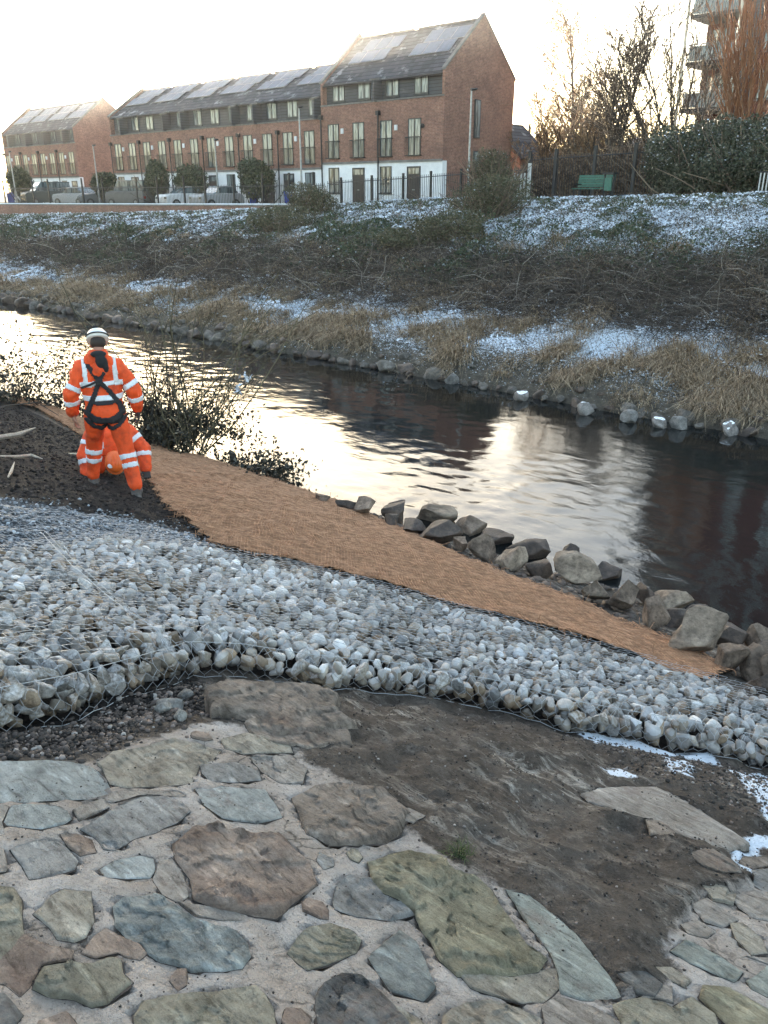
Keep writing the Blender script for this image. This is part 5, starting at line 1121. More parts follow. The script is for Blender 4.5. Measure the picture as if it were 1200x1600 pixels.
# pebbles and clods: gravel too many to count
def pebbles(nm, label, poly, N, r0, r1, mat, seed, jit=.25, lift=.3):
    g = np.random.default_rng(seed); Q = np.array([hit_slope(u, v, -.04)[:2] for u, v in poly]); lo, hi = Q.min(0)-jit, Q.max(0)+jit; P = lo+(hi-lo)*g.random((N*4, 2))
    d = pdist(P[:, 0], P[:, 1], Q, True); ins = inpoly(P[:, 0], P[:, 1], Q); P = P[ins | (g.random(len(P)) < np.exp(-d/(jit*.35))*.5)][:N]
    z = near_z(P[:, 0], P[:, 1]); r = r0+(r1-r0)*g.random(len(P))**2.5; base = []
    for k in range(6):
        m_ = rock_mesh('x', 700+k, None, 1, .9, (1, .8, .65), 0, 6); V = np.empty(len(m_.vertices)*3); m_.vertices.foreach_get('co', V); F = np.array([list(p.vertices) for p in m_.polygons]); base.append((V.reshape(-1, 3), F)); bpy.data.meshes.remove(m_)
    parts = []
    for k in range(6):
        sel = np.arange(len(P)) % 6 == k; a = g.random(sel.sum())*6.28; c, s_ = np.cos(a), np.sin(a); V0, F0 = base[k]
        X = V0[None, :, 0]*c[:, None]-V0[None, :, 1]*s_[:, None]; Y = V0[None, :, 0]*s_[:, None]+V0[None, :, 1]*c[:, None]; Z = np.broadcast_to(V0[None, :, 2], X.shape)
        V = np.stack([X, Y, Z], -1)*r[sel][:, None, None]+np.column_stack([P[sel], z[sel]+r[sel]*lift])[:, None]; F = F0[None]+(np.arange(sel.sum())*len(V0))[:, None, None]; parts.append((V.reshape(-1, 3), F.reshape(-1, 3)))
    V, F = merge(parts); return tag(link(nm, npmesh(nm, V, F, mat)), label, 'gravel', kind='stuff')
M['peb'] = isle('dark_pebble', [(0, (.022, .02, .018)), (.6, (.09, .07, .058)), (.9, (.17, .13, .11)), (1, (.33, .3, .27))], .85, bmp=.5)
M['pebg'] = isle('grey_chippings', [(0, (.05, .05, .052)), (.5, (.16, .165, .17)), (.85, (.3, .31, .33)), (1, (.55, .57, .6))], .85, bmp=.5)
M['clod'] = isle('soil_clod', [(0, (.008, .006, .005)), (.7, (.032, .024, .02)), (1, (.08, .06, .05))], .95, bmp=.5)
pebbles('hollow_gravel', 'dark wet gravel in the hollow between wire cage and stone apron', [(-80, 1200), (0, 1176), (150, 1182), (215, 1146), (320, 1112), (312, 1060), (200, 1085), (60, 1125), (-80, 1160)], 2600, .005, .022, M['peb'], 61, .12)
pebbles('apron_grit', 'brown grit scattered over the muddy rock slope', [(330, 1130), (540, 1075), (900, 1140), (1200, 1200), (1200, 1360), (1050, 1480), (900, 1520), (780, 1400), (640, 1290), (480, 1190)], 5200, .002, .009, M['peb'], 62, .25)
pebbles('edge_grit', 'coarse grit along the foot of the wire cage at the right', [(900, 1140), (1050, 1180), (1210, 1200), (1230, 1330), (1130, 1270), (1000, 1215)], 1500, .004, .016, M['peb'], 63, .12)
pebbles('grey_chippings', 'grey stone chippings under loose wire above the cage', [(-150, 800), (0, 792), (130, 806), (250, 826), (330, 858), (200, 846), (90, 858), (0, 884), (-200, 920)], 9000, .008, .026, M['pebg'], 64, .3)
pebbles('soil_clods', 'crumbled dark soil clods beside the matting', [(-300, 640), (20, 640), (130, 688), (225, 745), (262, 795), (330, 850), (130, 800), (0, 780), (-300, 770)], 8000, .008, .04, M['clod'], 65, .1, .1)
pebbles('boulder_rubble', 'broken rubble filling the gaps between the boulders', [(510, 788), (600, 822), (700, 868), (900, 948), (1010, 990), (1135, 1055), (1260, 1080), (1260, 1010), (1120, 965), (950, 905), (800, 845), (650, 795), (520, 770)], 1500, .02, .09, M['rk_dark'], 67, .06, .1)
pebbles('mortar_grit', 'fine grit in the joints of the stone apron', [(0, 1200), (300, 1150), (620, 1290), (900, 1500), (900, 1600), (0, 1600)], 1100, .0015, .006, M['peb'], 66, .1)

# ------------------------------------------------------------------ gabion mattress
gab = thing('gabion_mattress', 'long wire cage mattress filled with pale angular stones, curving across the slope', 'gabion', (-3, 3.2, 1.8)); GO = np.array([-3, 3.2, 1.8])
def gtop(s, n):
    d = pdist(s, n, GBASE); return NEAR_Z0-NEAR_K*np.asarray(n)+.08+f2(s, n, 1.6, 3, 71)*.035-.10*(1-sstep(0, .16, d))**2
M['gs'] = []
for k, (a, b) in enumerate([((.17, .15, .13), (.46, .42, .385)), ((.18, .145, .11), (.43, .375, .315)), ((.28, .26, .235), (.62, .585, .54)), ((.10, .092, .085), (.29, .275, .26)), ((.14, .095, .06), (.37, .285, .205))]): M['gs'].append(rock_mat('cage_stone_'+('cool grey', 'buff', 'white', 'dark grey', 'ochre')[k].replace(' ', '_'), a, b, sc=1.0, frost=True))
pm = [[rock_mesh('stone', 800+i, mm, 2, 1.0, (1, [.9, .7, .8, .6, .95, .75][i], [.7, .6, .8, .75, .55, .9][i]), .0, 12, .38, .32) for i in range(6)] for mm in M['gs']]
pmh = [[rock_mesh('stone', 800+i, mm, 3, 1.0, (1, [.9, .7, .8, .6, .95, .75][i], [.7, .6, .8, .75, .55, .9][i]), .04, 13, .36, .32) for i in range(6)] for mm in M['gs']]
g = np.random.default_rng(8); S_ = []
GP = np.array(GPOLY); lo, hi = GP.min(0), GP.max(0); sp_ = .076
sp_ = .072; xs = np.arange(lo[0], hi[0], sp_); ys = np.arange(lo[1], hi[1], sp_*.9)
gx_, gy_ = np.meshgrid(xs, ys); gx_ = gx_+(np.arange(len(ys)) % 2)[:, None]*sp_*.5; gx_ = gx_.ravel()+g.normal(size=gx_.size)*.014; gy_ = gy_.ravel()+g.normal(size=gy_.size)*.014
ins = inpoly(gx_, gy_, GPOLY) & (pdist(gx_, gy_, GBASE) > .03) & (gx_ > -8.5) & (gx_ < 1.6); gx_, gy_ = gx_[ins], gy_[ins]
zt = gtop(gx_, gy_); r_ = .046+.046*g.random(len(gx_))**1.7
for x, y, z, r in zip(gx_, gy_, zt, r_): S_.append((x, y, z-r*.72+g.normal()*.011, r))
front = resample([p[:2] for p in GBASE], .072, False)
front = front[(front[:, 0] > -5.5)]
for row in range(6):
    for x, y in front:
        x += row*.031 % .072-.03
        x_, y_ = x+g.normal()*.016+(row % 2)*.03, y+g.normal()*.012+row*.018-.055
        zb = float(near_z(x, y-.12)); top = float(NEAR_Z0-NEAR_K*y+.045); r = .050+.03*g.random(); z = zb+.025+row*.052
        if z < top+.02: S_.append((x_, y_, z, r))
S_ = np.array(S_); proj_d = (-_st*S_[:, 0]+_ct*S_[:, 1])*_cp-(S_[:, 2]-CAMZ)*_sp; uu = 600+FPX*(_ct*S_[:, 0]+_st*S_[:, 1])/proj_d; vvv = 800-FPX*(_sp*(-_st*S_[:, 0]+_ct*S_[:, 1])+_cp*(S_[:, 2]-CAMZ))/proj_d
inv = (uu > -10) & (uu < 1210) & (vvv < 1610); key = np.where(inv, S_[:, 3]/proj_d, 0); order = np.argsort(-key); big = set(order[:300].tolist()); rest = order[300:]
colr = g.choice(5, len(S_), p=[.3, .24, .24, .10, .12]); nf_ = len(gx_); colr[nf_:] = g.choice([0, 1, 3, 4], len(S_)-nf_, p=[.15, .40, .10, .35]); vr = g.integers(0, 6, len(S_)); ROT = g.normal(size=(len(S_), 3))*np.array([.9, .9, 3])
for i in big:
    x, y, z, r = S_[i]; o = link('stone', pmh[colr[i]][vr[i]], gab); o.location = (x-GO[0], y-GO[1], z-GO[2]); o.scale = (r, r, r); o.rotation_euler = ROT[i]
parts = [[] for _ in range(5)]
raw = [[None]*6 for _ in range(2)]
for i in range(6):
    m_ = pm[0][i]; V = np.empty(len(m_.vertices)*3); m_.vertices.foreach_get('co', V); raw[0][i] = (V.reshape(-1, 3), np.array([list(p.vertices) for p in m_.polygons]))
allV, allF, mi, k0 = [], [], [], 0
for i in rest:
    x, y, z, r = S_[i]; V, F = raw[0][vr[i]]; Rm = np.array(__import__('mathutils').Euler(ROT[i]).to_matrix()); allV.append((V*r) @ Rm.T+np.array([x, y, z])-GO); allF.append(F+k0); k0 += len(V); mi.append(np.full(len(F), colr[i]))
tag(link('small_stones', npmesh('small_stones', np.concatenate(allV), np.concatenate(allF), M['gs'], mi=np.concatenate(mi)), gab), kind='stuff')
# hexagonal wire net draped over the top and down the front
M['wire'] = simple('galvanised_wire', (.5, .5, .5), (.32, .32, .33), 30, .35, metal=.35)
def hexnet(cell, test, zf, jit=.006):
    g = np.random.default_rng(9); segs = []; w = cell; h = cell*.9; tw = cell*.35
    xs = np.arange(-9.5, 2.2, w); ys = np.arange(.2, 7.5, h)
    # net turned so its rows follow the slope
    ca, sa = math.cos(R(-38)), math.sin(R(-38)); U = np.arange(-14, 6, w); W_ = np.arange(-8, 10, h)
    def nd(i, j, k):
        x = U[0]+(i+(.5 if j % 2 else 0))*w; y = W_[0]+j*h+k*tw; return x, y
    A = []; Bq = []
    I, J = np.meshgrid(np.arange(len(U)), np.arange(len(W_)))
    off = np.where(J % 2 == 1, .5, 0.0); X = U[0]+(I+off)*w; Y0 = W_[0]+J*h; Y1 = Y0+tw
    A.append(np.stack([X, Y0], -1)); Bq.append(np.stack([X, Y1], -1))
    up = Y0+h; A.append(np.stack([X, Y1], -1)); Bq.append(np.stack([X+w*.5, up], -1)); A.append(np.stack([X, Y1], -1)); Bq.append(np.stack([X-w*.5, up], -1))
    A = np.concatenate([a.reshape(-1, 2) for a in A]); Bq = np.concatenate([a.reshape(-1, 2) for a in Bq])
    Rr = np.array([[ca, -sa], [sa, ca]]); A = A @ Rr.T; Bq = Bq @ Rr.T
    def wob(P): return P+np.stack([f2(P[:, 0], P[:, 1], 6, 2, 3), f2(P[:, 0], P[:, 1], 6, 2, 4)], 1)*jit*4
    A, Bq = wob(A), wob(Bq); mid = (A+Bq)/2; ok = test(mid[:, 0], mid[:, 1]); A, Bq = A[ok], Bq[ok]
    za = zf(A[:, 0], A[:, 1])+f2(A[:, 0], A[:, 1], 14, 2, 5)*.012; zb = zf(Bq[:, 0], Bq[:, 1])+f2(Bq[:, 0], Bq[:, 1], 14, 2, 5)*.012
    return np.stack([np.column_stack([A, za]), np.column_stack([Bq, zb])], 1)
tst = lambda x, y: inpoly(x, y, GPOLY) & (x > -8.5) & (x < 1.6) & (pdist(x, y, GBASE) > .01)
T = hexnet(.075, tst, lambda x, y: gtop(x, y)+.045)
V, F = tubes_np(T, np.full((len(T), 2), .0015), 3); V = V-GO; tag(link('wire_net', npmesh('wire_net', V, F, M['wire']), gab), kind='stuff')
# front net
fl = resample([p[:2] for p in GBASE], .04, False); fl = fl[fl[:, 0] > -6]
segs = []
nrm = np.gradient(fl, axis=0); nrm = np.stack([nrm[:, 1], -nrm[:, 0]], 1); nrm /= np.linalg.norm(nrm, axis=1, keepdims=True)
if nrm[len(nrm)//2][1] > 0: nrm = -nrm
fp = fl+nrm*.075
def fpt(i, t):
    i = min(max(i, 0), len(fp)-1); x, y = fp[i]; zb = float(near_z(x, y)); zt_ = NEAR_Z0-NEAR_K*y+.10; b_ = .03*math.sin(t*3.14); return (x+nrm[i][0]*b_-nrm[i][0]*.045*max(0, t-.7)/.3, y+nrm[i][1]*b_-nrm[i][1]*.045*max(0, t-.7)/.3, zb+(zt_-zb)*t)
for i in range(0, len(fp)-2, 2):
    for j, t0 in enumerate((0, .33, .66)):
        k = i+(j % 2); t1 = t0+.13; segs += [[fpt(k, t0), fpt(k, t1)], [fpt(k, t1), fpt(k+1, t0+.33)], [fpt(k, t1), fpt(k-1, t0+.33)]]
V, F = tubes_np(np.array(segs), np.full((len(segs), 2), .0013), 3); tag(link('wire_net', npmesh('wire_net', V-GO, F, M['wire']), gab), kind='stuff')
def line3(idx, t): return [fpt(i, t) for i in idx]
e = B(); e.tube(line3(range(0, len(fp), 2), 1.0), .0018, 5).tube(line3(range(0, len(fp), 2), .02), .0016, 5)
e.obj('selvedge_wire', M['wire'], gab)
def wire(pts, r=.003, lift=.055):
    Q = np.array([hit_slope(u, v, .06)[:2] for u, v in pts]); Q = resample(Q, .04, False); z = gtop(Q[:, 0], Q[:, 1])+lift+f2(Q[:, 0], Q[:, 1], 5, 2, 7)*.012; return [(a, b, c) for (a, b), c in zip(Q, z)]
for pts in ([(66, 845), (120, 905), (200, 975), (268, 1015)], [(72, 843), (126, 902), (206, 972), (262, 1018)]            ):
    B().tube(wire(pts), .0018, 4).obj('seam_wire', M['wire'], gab)
# loose wire over the chippings
lw = thing('loose_wire_net', 'loose hexagonal wire net over grey chippings left of the matting', 'wire netting', (-7, 2.6, 2))
CH = [hit_slope(u, v)[:2] for u, v in [(-300, 800), (0, 790), (130, 804), (250, 824), (335, 858), (330, 866), (200, 846), (90, 858), (0, 880), (-300, 940)]]
T = hexnet(.075, lambda x, y: inpoly(x, y, CH), lambda x, y: near_z(x, y)+.03, .01); V, F = tubes_np(T, np.full((len(T), 2), .0017), 3); link('net', npmesh('net', rel(V, lw), F, M['wire']), lw)

# ------------------------------------------------------------------ coir matting
M['coir'] = simple('coir_fibre', (.40, .235, .13), (.22, .12, .065), 5, .95, .7, 90, var=0)
M['coir_s'] = simple('coir_strand', (.56, .30, .165), (.24, .12, .062), 14, .95, 0, var=0)
cm = thing('coir_matting', 'wide orange brown coir erosion matting laid down the slope to the boulders', 'matting', (-7, 6, .9)); CO = np.array([-7, 6, .9])
def cz(s, n): return near_z(s, n)+.03+f2(s, n, 1.2, 3, 91)*.03+.035*(1-np.abs(f2(s*.75+n*.66, (n*.75-s*.66)*.35, 2.4, 3, 92))*2)
X = spaced(-19, 0, lambda x: .07); Y = spaced(3.5, 9.0, lambda x: .06); gx, gy = np.meshgrid(X, Y); ed = f2(gx, gy, 5, 3, 95)*.03
dd_ = np.where(inpoly(gx, gy, MPOLY), 1, -1)*pdist(gx, gy, MPOLY, True)+ed
i = np.arange(gx.size).reshape(gx.shape); F = np.stack([i[:-1, :-1], i[:-1, 1:], i[1:, 1:], i[1:, :-1]], -1).reshape(-1, 4); keep = (dd_.ravel()[F] > 0).all(1)
V = np.stack([gx, gy, cz(gx, gy)-.012], -1).reshape(-1, 3)-CO; F = F[keep]; us = np.unique(F); mp_ = np.zeros(len(V), int); mp_[us] = np.arange(len(us)); link('mat', npmesh('mat', V[us], mp_[F], M['coir'], True), cm)
def strands(ang, sp, seed, r):
    g = np.random.default_rng(seed); ca, sa = math.cos(ang), math.sin(ang); out = []
    a = np.arange(-16, 16, sp); L = np.arange(-16, 16, .11); A, Lg = np.meshgrid(a, L, indexing='ij'); A = A+g.normal(size=A.shape)*sp*.10+f2(A, Lg, .9, 2, seed)*.09+f2(A, Lg, 3.5, 2, seed+3)*.015
    x = -9+ca*Lg-sa*A; y = 6+sa*Lg+ca*A; P = np.stack([x, y], -1); S0, S1 = P[:, :-1].reshape(-1, 2), P[:, 1:].reshape(-1, 2)
    m_ = (S0+S1)/2; ok = (np.where(inpoly(m_[:, 0], m_[:, 1], MPOLY), 1, -1)*pdist(m_[:, 0], m_[:, 1], MPOLY, True)+f2(m_[:, 0], m_[:, 1], 5, 3, 95)*.03) > -.02
    D = np.hypot(m_[:, 0], m_[:, 1]); S0, S1 = S0[ok], S1[ok]; D = D[ok]
    hh_ = lambda Q: (f2(Q[:, 0], Q[:, 1], 16, 2, seed+5)+.5)*.008
    hz = (f2(m_[ok][:, 0], m_[ok][:, 1], 9, 2, seed+5)+.5)*.007
    T = np.stack([np.column_stack([S0, cz(S0[:, 0], S0[:, 1])+hh_(S0)]), np.column_stack([S1, cz(S1[:, 0], S1[:, 1])+hh_(S1)])], 1); return tubes_np(T, (r*np.clip(D/9, .8, 1.6)*(1+.5*f2(S0[:, 0], S0[:, 1], 12, 2, seed+7)))[:, None].repeat(2, 1), 3)
V, F = merge([strands(R(-43), .030, 1, .0055), strands(R(47), .034, 2, .0045)]); tag(link('strands', npmesh('strands', V-CO, F, M['coir_s']), cm), kind='stuff')
# frayed fibres at the edges
E_ = resample(MPOLY, .03); g = np.random.default_rng(4); E_ = E_+g.normal(size=E_.shape)*.03; P = np.column_stack([E_, cz(E_[:, 0], E_[:, 1])]); A = arcs(P, g.normal(size=(len(P), 3))*np.array([1, 1, .3]), .05+.1*g.random(len(P)), 4, .6, .4, 5)
V, F = tubes_np(A, np.full((len(A), 4), .003), 3); tag(link('frayed_fibres', npmesh('frayed_fibres', V-CO, F, M['coir_s']), cm), kind='stuff')
#%%PART5
# ------------------------------------------------------------------ workers
def solid(b, voxel=.011, smooth=6, wr=0.0, wsc=9, seed=0, stretch=(1, 1, 1)):
    """union the collected shapes into one continuous surface -> (V, F)"""
    me = b.mesh('tmp'); o = bpy.data.objects.new('tmp', me); COL.objects.link(o)
    m = o.modifiers.new('r', 'REMESH'); m.mode = 'VOXEL'; m.voxel_size = voxel
    k = o.modifiers.new('s', 'SMOOTH'); k.iterations = smooth; k.factor = .5
    dg = bpy.context.evaluated_depsgraph_get(); e = bpy.data.meshes.new_from_object(o.evaluated_get(dg))
    bpy.data.objects.remove(o); V = np.empty(len(e.vertices)*3); e.vertices.foreach_get('co', V); V = V.reshape(-1, 3)
    F = np.array([list(p.vertices) for p in e.polygons if len(p.vertices) == 4]); N = np.empty(len(V)*3); e.vertices.foreach_get('normal', N); N = N.reshape(-1, 3)
    bpy.data.meshes.remove(e)
    if wr:
        q = V*np.array(stretch); w = fbm(q, wsc, 3, seed); V = V+N*((1-np.abs(w)*2)[:, None]*wr-wr*.5)
    return V, F, N
def limb(b, pts, rad, flat=None):
    for i in range(len(pts)-1): b.tube([pts[i], pts[i+1]], [rad[i], rad[i+1]], 14)
    for p, r in zip(pts, rad): b.ball(p, r*1.0, seg=14, ring=9)
def skin_off(name, V, F, N, mask, off, mat, parent):
    """lift the faces under mask off the cloth as a thin strip of its own"""
    ff = F[mask]; 
    if not len(ff): return None
    us = np.unique(ff); mp = np.zeros(len(V), int); mp[us] = np.arange(len(us)); f = mp[ff]; v = V[us]+N[us]*off; vi = V[us]-N[us]*.002
    # rim
    e = {}; 
    for q in f:
        for a, c in zip(q, np.roll(q, -1)): e[(a, c)] = e.get((a, c), 0)+1
    rim = [(a, c, c, a) for (a, c) in e if (c, a) not in e]; k = len(v)
    R4 = np.array([[c, a, a+k, c+k] for a, c, _, _ in rim]) if rim else np.zeros((0, 4), int)
    o = link(name, npmesh(name, np.vstack([v, vi]), np.vstack([f, R4]), mat, True), parent); return o
M['hiviz'] = None
def cloth_mat(name, c, rough=.75):
    m, n, p = new_mat(name); v = coords(n, 'Object'); a = noise(n, v, 6, 5, .6); b = noise(n, v, 26, 4, .65)
    col = mixc(n, 1, c, ramp(n, a, [(.32, (.55, .5, .5)), (.48, (.92, .92, .92)), (.62, (1.08, 1.08, 1.08))]), 'MULTIPLY'); n.links.new(col, p.inputs['Base Color']); p.inputs['Roughness'].default_value = rough
    k = bump(n, p, a, .5, .03); bump(n, p, b, .3, .008, k); return m
M['hiviz'] = cloth_mat('high_visibility_orange_cloth', (.84, .085, .012)); M['reflect'] = simple('silver_reflective_tape', (.74, .76, .78), (.62, .64, .66), 40, .5, var=0)
M['strap'] = simple('black_webbing', (.018, .018, .022), rough=.8, bmp=.4, bscale=120); M['skin'] = simple('skin', (.42, .22, .15), (.34, .17, .11), 12, .6)
M['boot'] = simple('grey_muddy_boot', (.16, .14, .125), (.07, .055, .045), 14, .85, .5, 40); M['glove'] = simple('dark_work_glove', (.05, .04, .035), rough=.85)
M['hat_w'] = simple('white_hard_hat', (.8, .8, .78), (.72, .72, .7), 6, .3, var=0); M['hat_o'] = simple('orange_hard_hat', (.85, .16, .03), (.8, .14, .025), 6, .35, var=0)
M['hair'] = simple('dark_hair', (.03, .02, .015), rough=.7); M['hood'] = simple('black_fleece_lining', (.02, .02, .022), rough=.95)
def centers(V, F): return V[F].mean(1)
def seg_t(C, a, b):
    a = np.array(a); b = np.array(b); d = b-a; L = np.linalg.norm(d); d = d/L; t = (C-a) @ d; r = np.linalg.norm(C-a-t[:, None]*d, axis=1); return t, r, L
def hand(b, wrist, down, side, fwd, s=1.0, glove=True, curl=.5):
    """palm with four fingers and a thumb, each a bent tapered chain"""
    w = Vector(wrist); D = Vector(down).normalized(); S = Vector(side).normalized(); Fd = D.cross(S).normalized()
    palm = w+D*.045*s; b.ball(palm, (.042*s, .02*s, .05*s), Matrix((S, Fd, D)).transposed(), 12, 8)
    for k, (o, L) in enumerate(((-.03, .068), (-.010, .078), (.011, .074), (.030, .058))):
        p = w+D*.085*s+S*o*s; p1 = p+D*L*.45*s+Fd*L*.12*curl*s; p2 = p1+(D*.7+Fd*curl).normalized()*L*.32*s; p3 = p2+(D*.3+Fd*curl*1.4).normalized()*L*.25*s
        for a, c, r0, r1 in ((w+D*.05*s+S*o*.8*s, p, .011, .0105), (p, p1, .0105, .0095), (p1, p2, .0095, .0088), (p2, p3, .0088, .0075)): b.tube([a, c], [r0*s, r1*s], 8); b.ball(c, r1*s, seg=8, ring=6)
    t0 = w+D*.025*s-S*.03*s; t1 = t0+(D*.6-S*.6+Fd*.35).normalized()*.042*s; t2 = t1+(D*.9-S*.1+Fd*.4).normalized()*.035*s
    for a, c, r0, r1 in ((t0, t1, .0135, .012), (t1, t2, .012, .0095)): b.tube([a, c], [r0*s, r1*s], 8); b.ball(c, r1*s, seg=8, ring=6)
def head_body(b, c, tilt, neck, chest):
    """head with jaw, nose, ears on a neck, going down into a torso"""
    T = Matrix.Rotation(tilt, 3, 'X'); c = Vector(c)
    def A(off, r, rr=None): b.ball(c+T @ Vector(off), r, T, 16, 10)
    A((0, -.005, .02), (.076, .095, .09)); A((0, .02, -.05), (.058, .07, .06)); A((0, .095, -.01), (.012, .02, .022)); A((0, .088, .025), (.05, .015, .012)); A((0, .088, -.05), (.026, .012, .009))
    A((-.08, 0, -.01), (.012, .02, .032)); A((.08, 0, -.01), (.012, .02, .032)); A((-.03, .083, .008), (.012, .01, .008)); A((.03, .083, .008), (.012, .01, .008))
    b.tube([neck, c+T @ Vector((0, -.02, -.05))], [.062, .055], 14); b.ball(neck, .064)
def finish_head(root, c, tilt, hatm, stick=None, strap=True):
    T = Matrix.Rotation(tilt, 3, 'X'); c = Vector(c)
    h = B(); secs = []
    for k in range(11):
        a = k/10*math.pi/2; secs.append((c+T @ Vector((0, 0, .045+.105*math.sin(a))), (.114*math.cos(a)**.75 if k < 10 else .004), (.138*math.cos(a)**.75 if k < 10 else .004), T))
    h.loft(secs, 28); hat = h.obj('hard_hat', hatm, root, smooth=True)
    pk = B(); pk.loft([(c+T @ Vector((0, .012, .036)), .112, .140, T), (c+T @ Vector((0, .010, .044)), .117, .146, T), (c+T @ Vector((0, .005, .050)), .113, .136, T)], 28); pk.obj('brim', hatm, root, hat, smooth=True)
    for x in (-.035, 0, .035):
        pts = [c+T @ Vector((x, .128*math.cos(a)*(1-abs(x)*2), .047+.107*math.sin(a)*(1-abs(x)*1.2))) for a in np.linspace(.35, math.pi-.35, 12)]
        B().tube(pts, .006, 6).obj('ridge', hatm, root, hat, smooth=True)
    return hat, T
def place(root, loc, rz): root.location = loc; root.rotation_euler = (0, 0, rz)

# --- standing worker seen from behind
q1 = hit_slope(214, 777); q2 = hit_slope(154, 751); base = Vector((q1[0], q1[1], float(near_z(q1[0], q1[1]))))
look = math.atan2(-q1[0], q1[1])   # away from the viewer
def person(label): 
    t = thing('person', label, 'person', (0, 0, 0)); return t
W = person('standing worker seen from behind in orange high visibility suit, black harness and white helmet')
rf, lf = (.215, -.12, .06), (-.215, .27, .10)
rk, lk = (.165, .0, .50), (-.17, .22, .53)
rh, lh = (.10, .02, .93), (-.10, .03, .93)
b = B(); limb(b, [rh, rk, (rf[0], rf[1]+.0, .14)], [.115, .082, .068]); limb(b, [lh, lk, (lf[0], lf[1], .18)], [.115, .082, .068])
b.loft([((0, .02, .86), .16, .115), ((0, .02, .95), .185, .13), ((0, .02, 1.05), .17, .115)], 20)
V, F, N = solid(b, .011, 6, .022, 8, 3, (1, 1, .45)); tr = link('trousers', npmesh('trousers', V, F, M['hiviz'], True), W); C = centers(V, F)
for k_, f_ in ((rk, (rf[0], rf[1], .14)), (lk, (lf[0], lf[1], .18))):
    for t0 in (.035, .135): t, r, L = seg_t(C, k_, f_); skin_off('reflective_band', V, F, N, (t > t0) & (t < t0+.052) & (r < .13) & (C[:, 0]*f_[0] > 0), .006, M['reflect'], tr)
t, r, L = seg_t(C, rh, rk)
# jacket
sh = .205; b = B()
b.loft([((0, .02, .86), .185, .14), ((0, .02, .95), .20, .15), ((0, .02, 1.08), .19, .135), ((0, .03, 1.22), .20, .135), ((0, .035, 1.36), .215, .13), ((0, .04, 1.45), .185, .115), ((0, .045, 1.52), .09, .08)], 24)
re, le = (.315, .0, 1.17), (-.315, .0, 1.17); rw, lw_ = (.335, .10, .93), (-.325, .11, .92)
limb(b, [(.175, .035, 1.42), re, (.335, .09, .955)], [.092, .073, .062]); limb(b, [(-.175, .035, 1.42), le, (-.325, .10, .945)], [.092, .073, .062])
V, F, N = solid(b, .011, 6, .026, 8, 11, (1, 1, .55)); jk = link('jacket', npmesh('jacket', V, F, M['hiviz'], True), W); C = centers(V, F)
tor = np.abs(C[:, 0]) < .222-.02*(C[:, 2] < 1.2)
def inarm(C): return (np.minimum(seg_t(C, (.175, .035, 1.42), re)[1], seg_t(C, re, (.335, .09, .955))[1]) < .088) & (C[:, 0] > .2)
armR = (C[:, 0] > .215); armL = (C[:, 0] < -.215)
for z0 in (1.10, 1.245): skin_off('reflective_band', V, F, N, (np.abs(C[:, 2]-z0-.025) < .027) & ~armR & ~armL, .006, M['reflect'], jk)
for x0 in (-.15, .15): skin_off('reflective_band', V, F, N, (np.abs(C[:, 0]-x0) < .025) & (C[:, 2] > 1.27) & (C[:, 2] < 1.56), .0065, M['reflect'], jk)
for am, e_, w__, s_ in ((armR, re, rw, (.175, .035, 1.42)), (armL, le, lw_, (-.175, .035, 1.42))):
    t, r, L = seg_t(C, s_, e_); skin_off('reflective_band', V, F, N, am & (np.abs(t-L*.78) < .026) & (r < .12), .006, M['reflect'], jk)
    t, r, L = seg_t(C, e_, w__); skin_off('reflective_band', V, F, N, am & (np.abs(t-.10) < .026) & (r < .12), .006, M['reflect'], jk)
# harness: X over the back, seat sling and thigh loops, as lifted webbing strips
def ribbon(name, pts2, w, Vv, Cc, Ff, Nn, off, mat, par, back=True):
    d = pdist(Cc[:, 0], Cc[:, 2], pts2); m_ = (d < w) & ((Nn[Ff].mean(1)[:, 1] < .25) if back else True); return skin_off(name, Vv, Ff, Nn, m_, off, mat, par)
hz = thing_part = None
har = ribbon('harness', [(-.13, 1.50), (-.02, 1.30), (.06, 1.20), (.15, 1.05), (.175, .93), (.12, .86), (0, .835)], .022, V, C, F, N, .013, M['strap'], W)
ribbon('harness_strap', [(.03, 1.38), (-.02, 1.30), (-.07, 1.18), (-.15, 1.02), (-.175, .93), (-.12, .86), (0, .835)], .022, V, C, F, N, .014, M['strap'], W)
ribbon('harness_strap', [(-.105, 1.085), (-.05, 1.07), (.05, 1.07), (.12, 1.085)], .020, V, C, F, N, .016, M['strap'], W)
ribbon('harness_strap', [(-.185, .97), (-.10, .905), (0, .885), (.10, .905), (.185, .97)], .028, V, C, F, N, .016, M['strap'], W)
B().box(-.055, .015, -.125, -.108, 1.27, 1.33).obj('harness_plate', M['strap'], W, bevel=.006)
B().tube([(-.03, -.12, 1.31), (-.11, -.125, 1.275), (-.2, -.11, 1.245)], .012, 8).obj('lanyard', M['strap'], W)
# thigh loops on the trousers
Vt = np.empty(len(tr.data.vertices)*3); tr.data.vertices.foreach_get('co', Vt); Vt = Vt.reshape(-1, 3); Ft = np.array([list(p.vertices) for p in tr.data.polygons]); Nt = np.empty(len(Vt)*3); tr.data.vertices.foreach_get('normal', Nt); Nt = Nt.reshape(-1, 3); Ct = centers(Vt, Ft)
ribbon('harness_strap', [(-.19, .90), (-.13, .82), (-.06, .785), (-.015, .80)], .020, Vt, Ct, Ft, Nt, .014, M['strap'], W); ribbon('harness_strap', [(.19, .90), (.13, .82), (.06, .785), (.015, .80)], .020, Vt, Ct, Ft, Nt, .014, M['strap'], W)
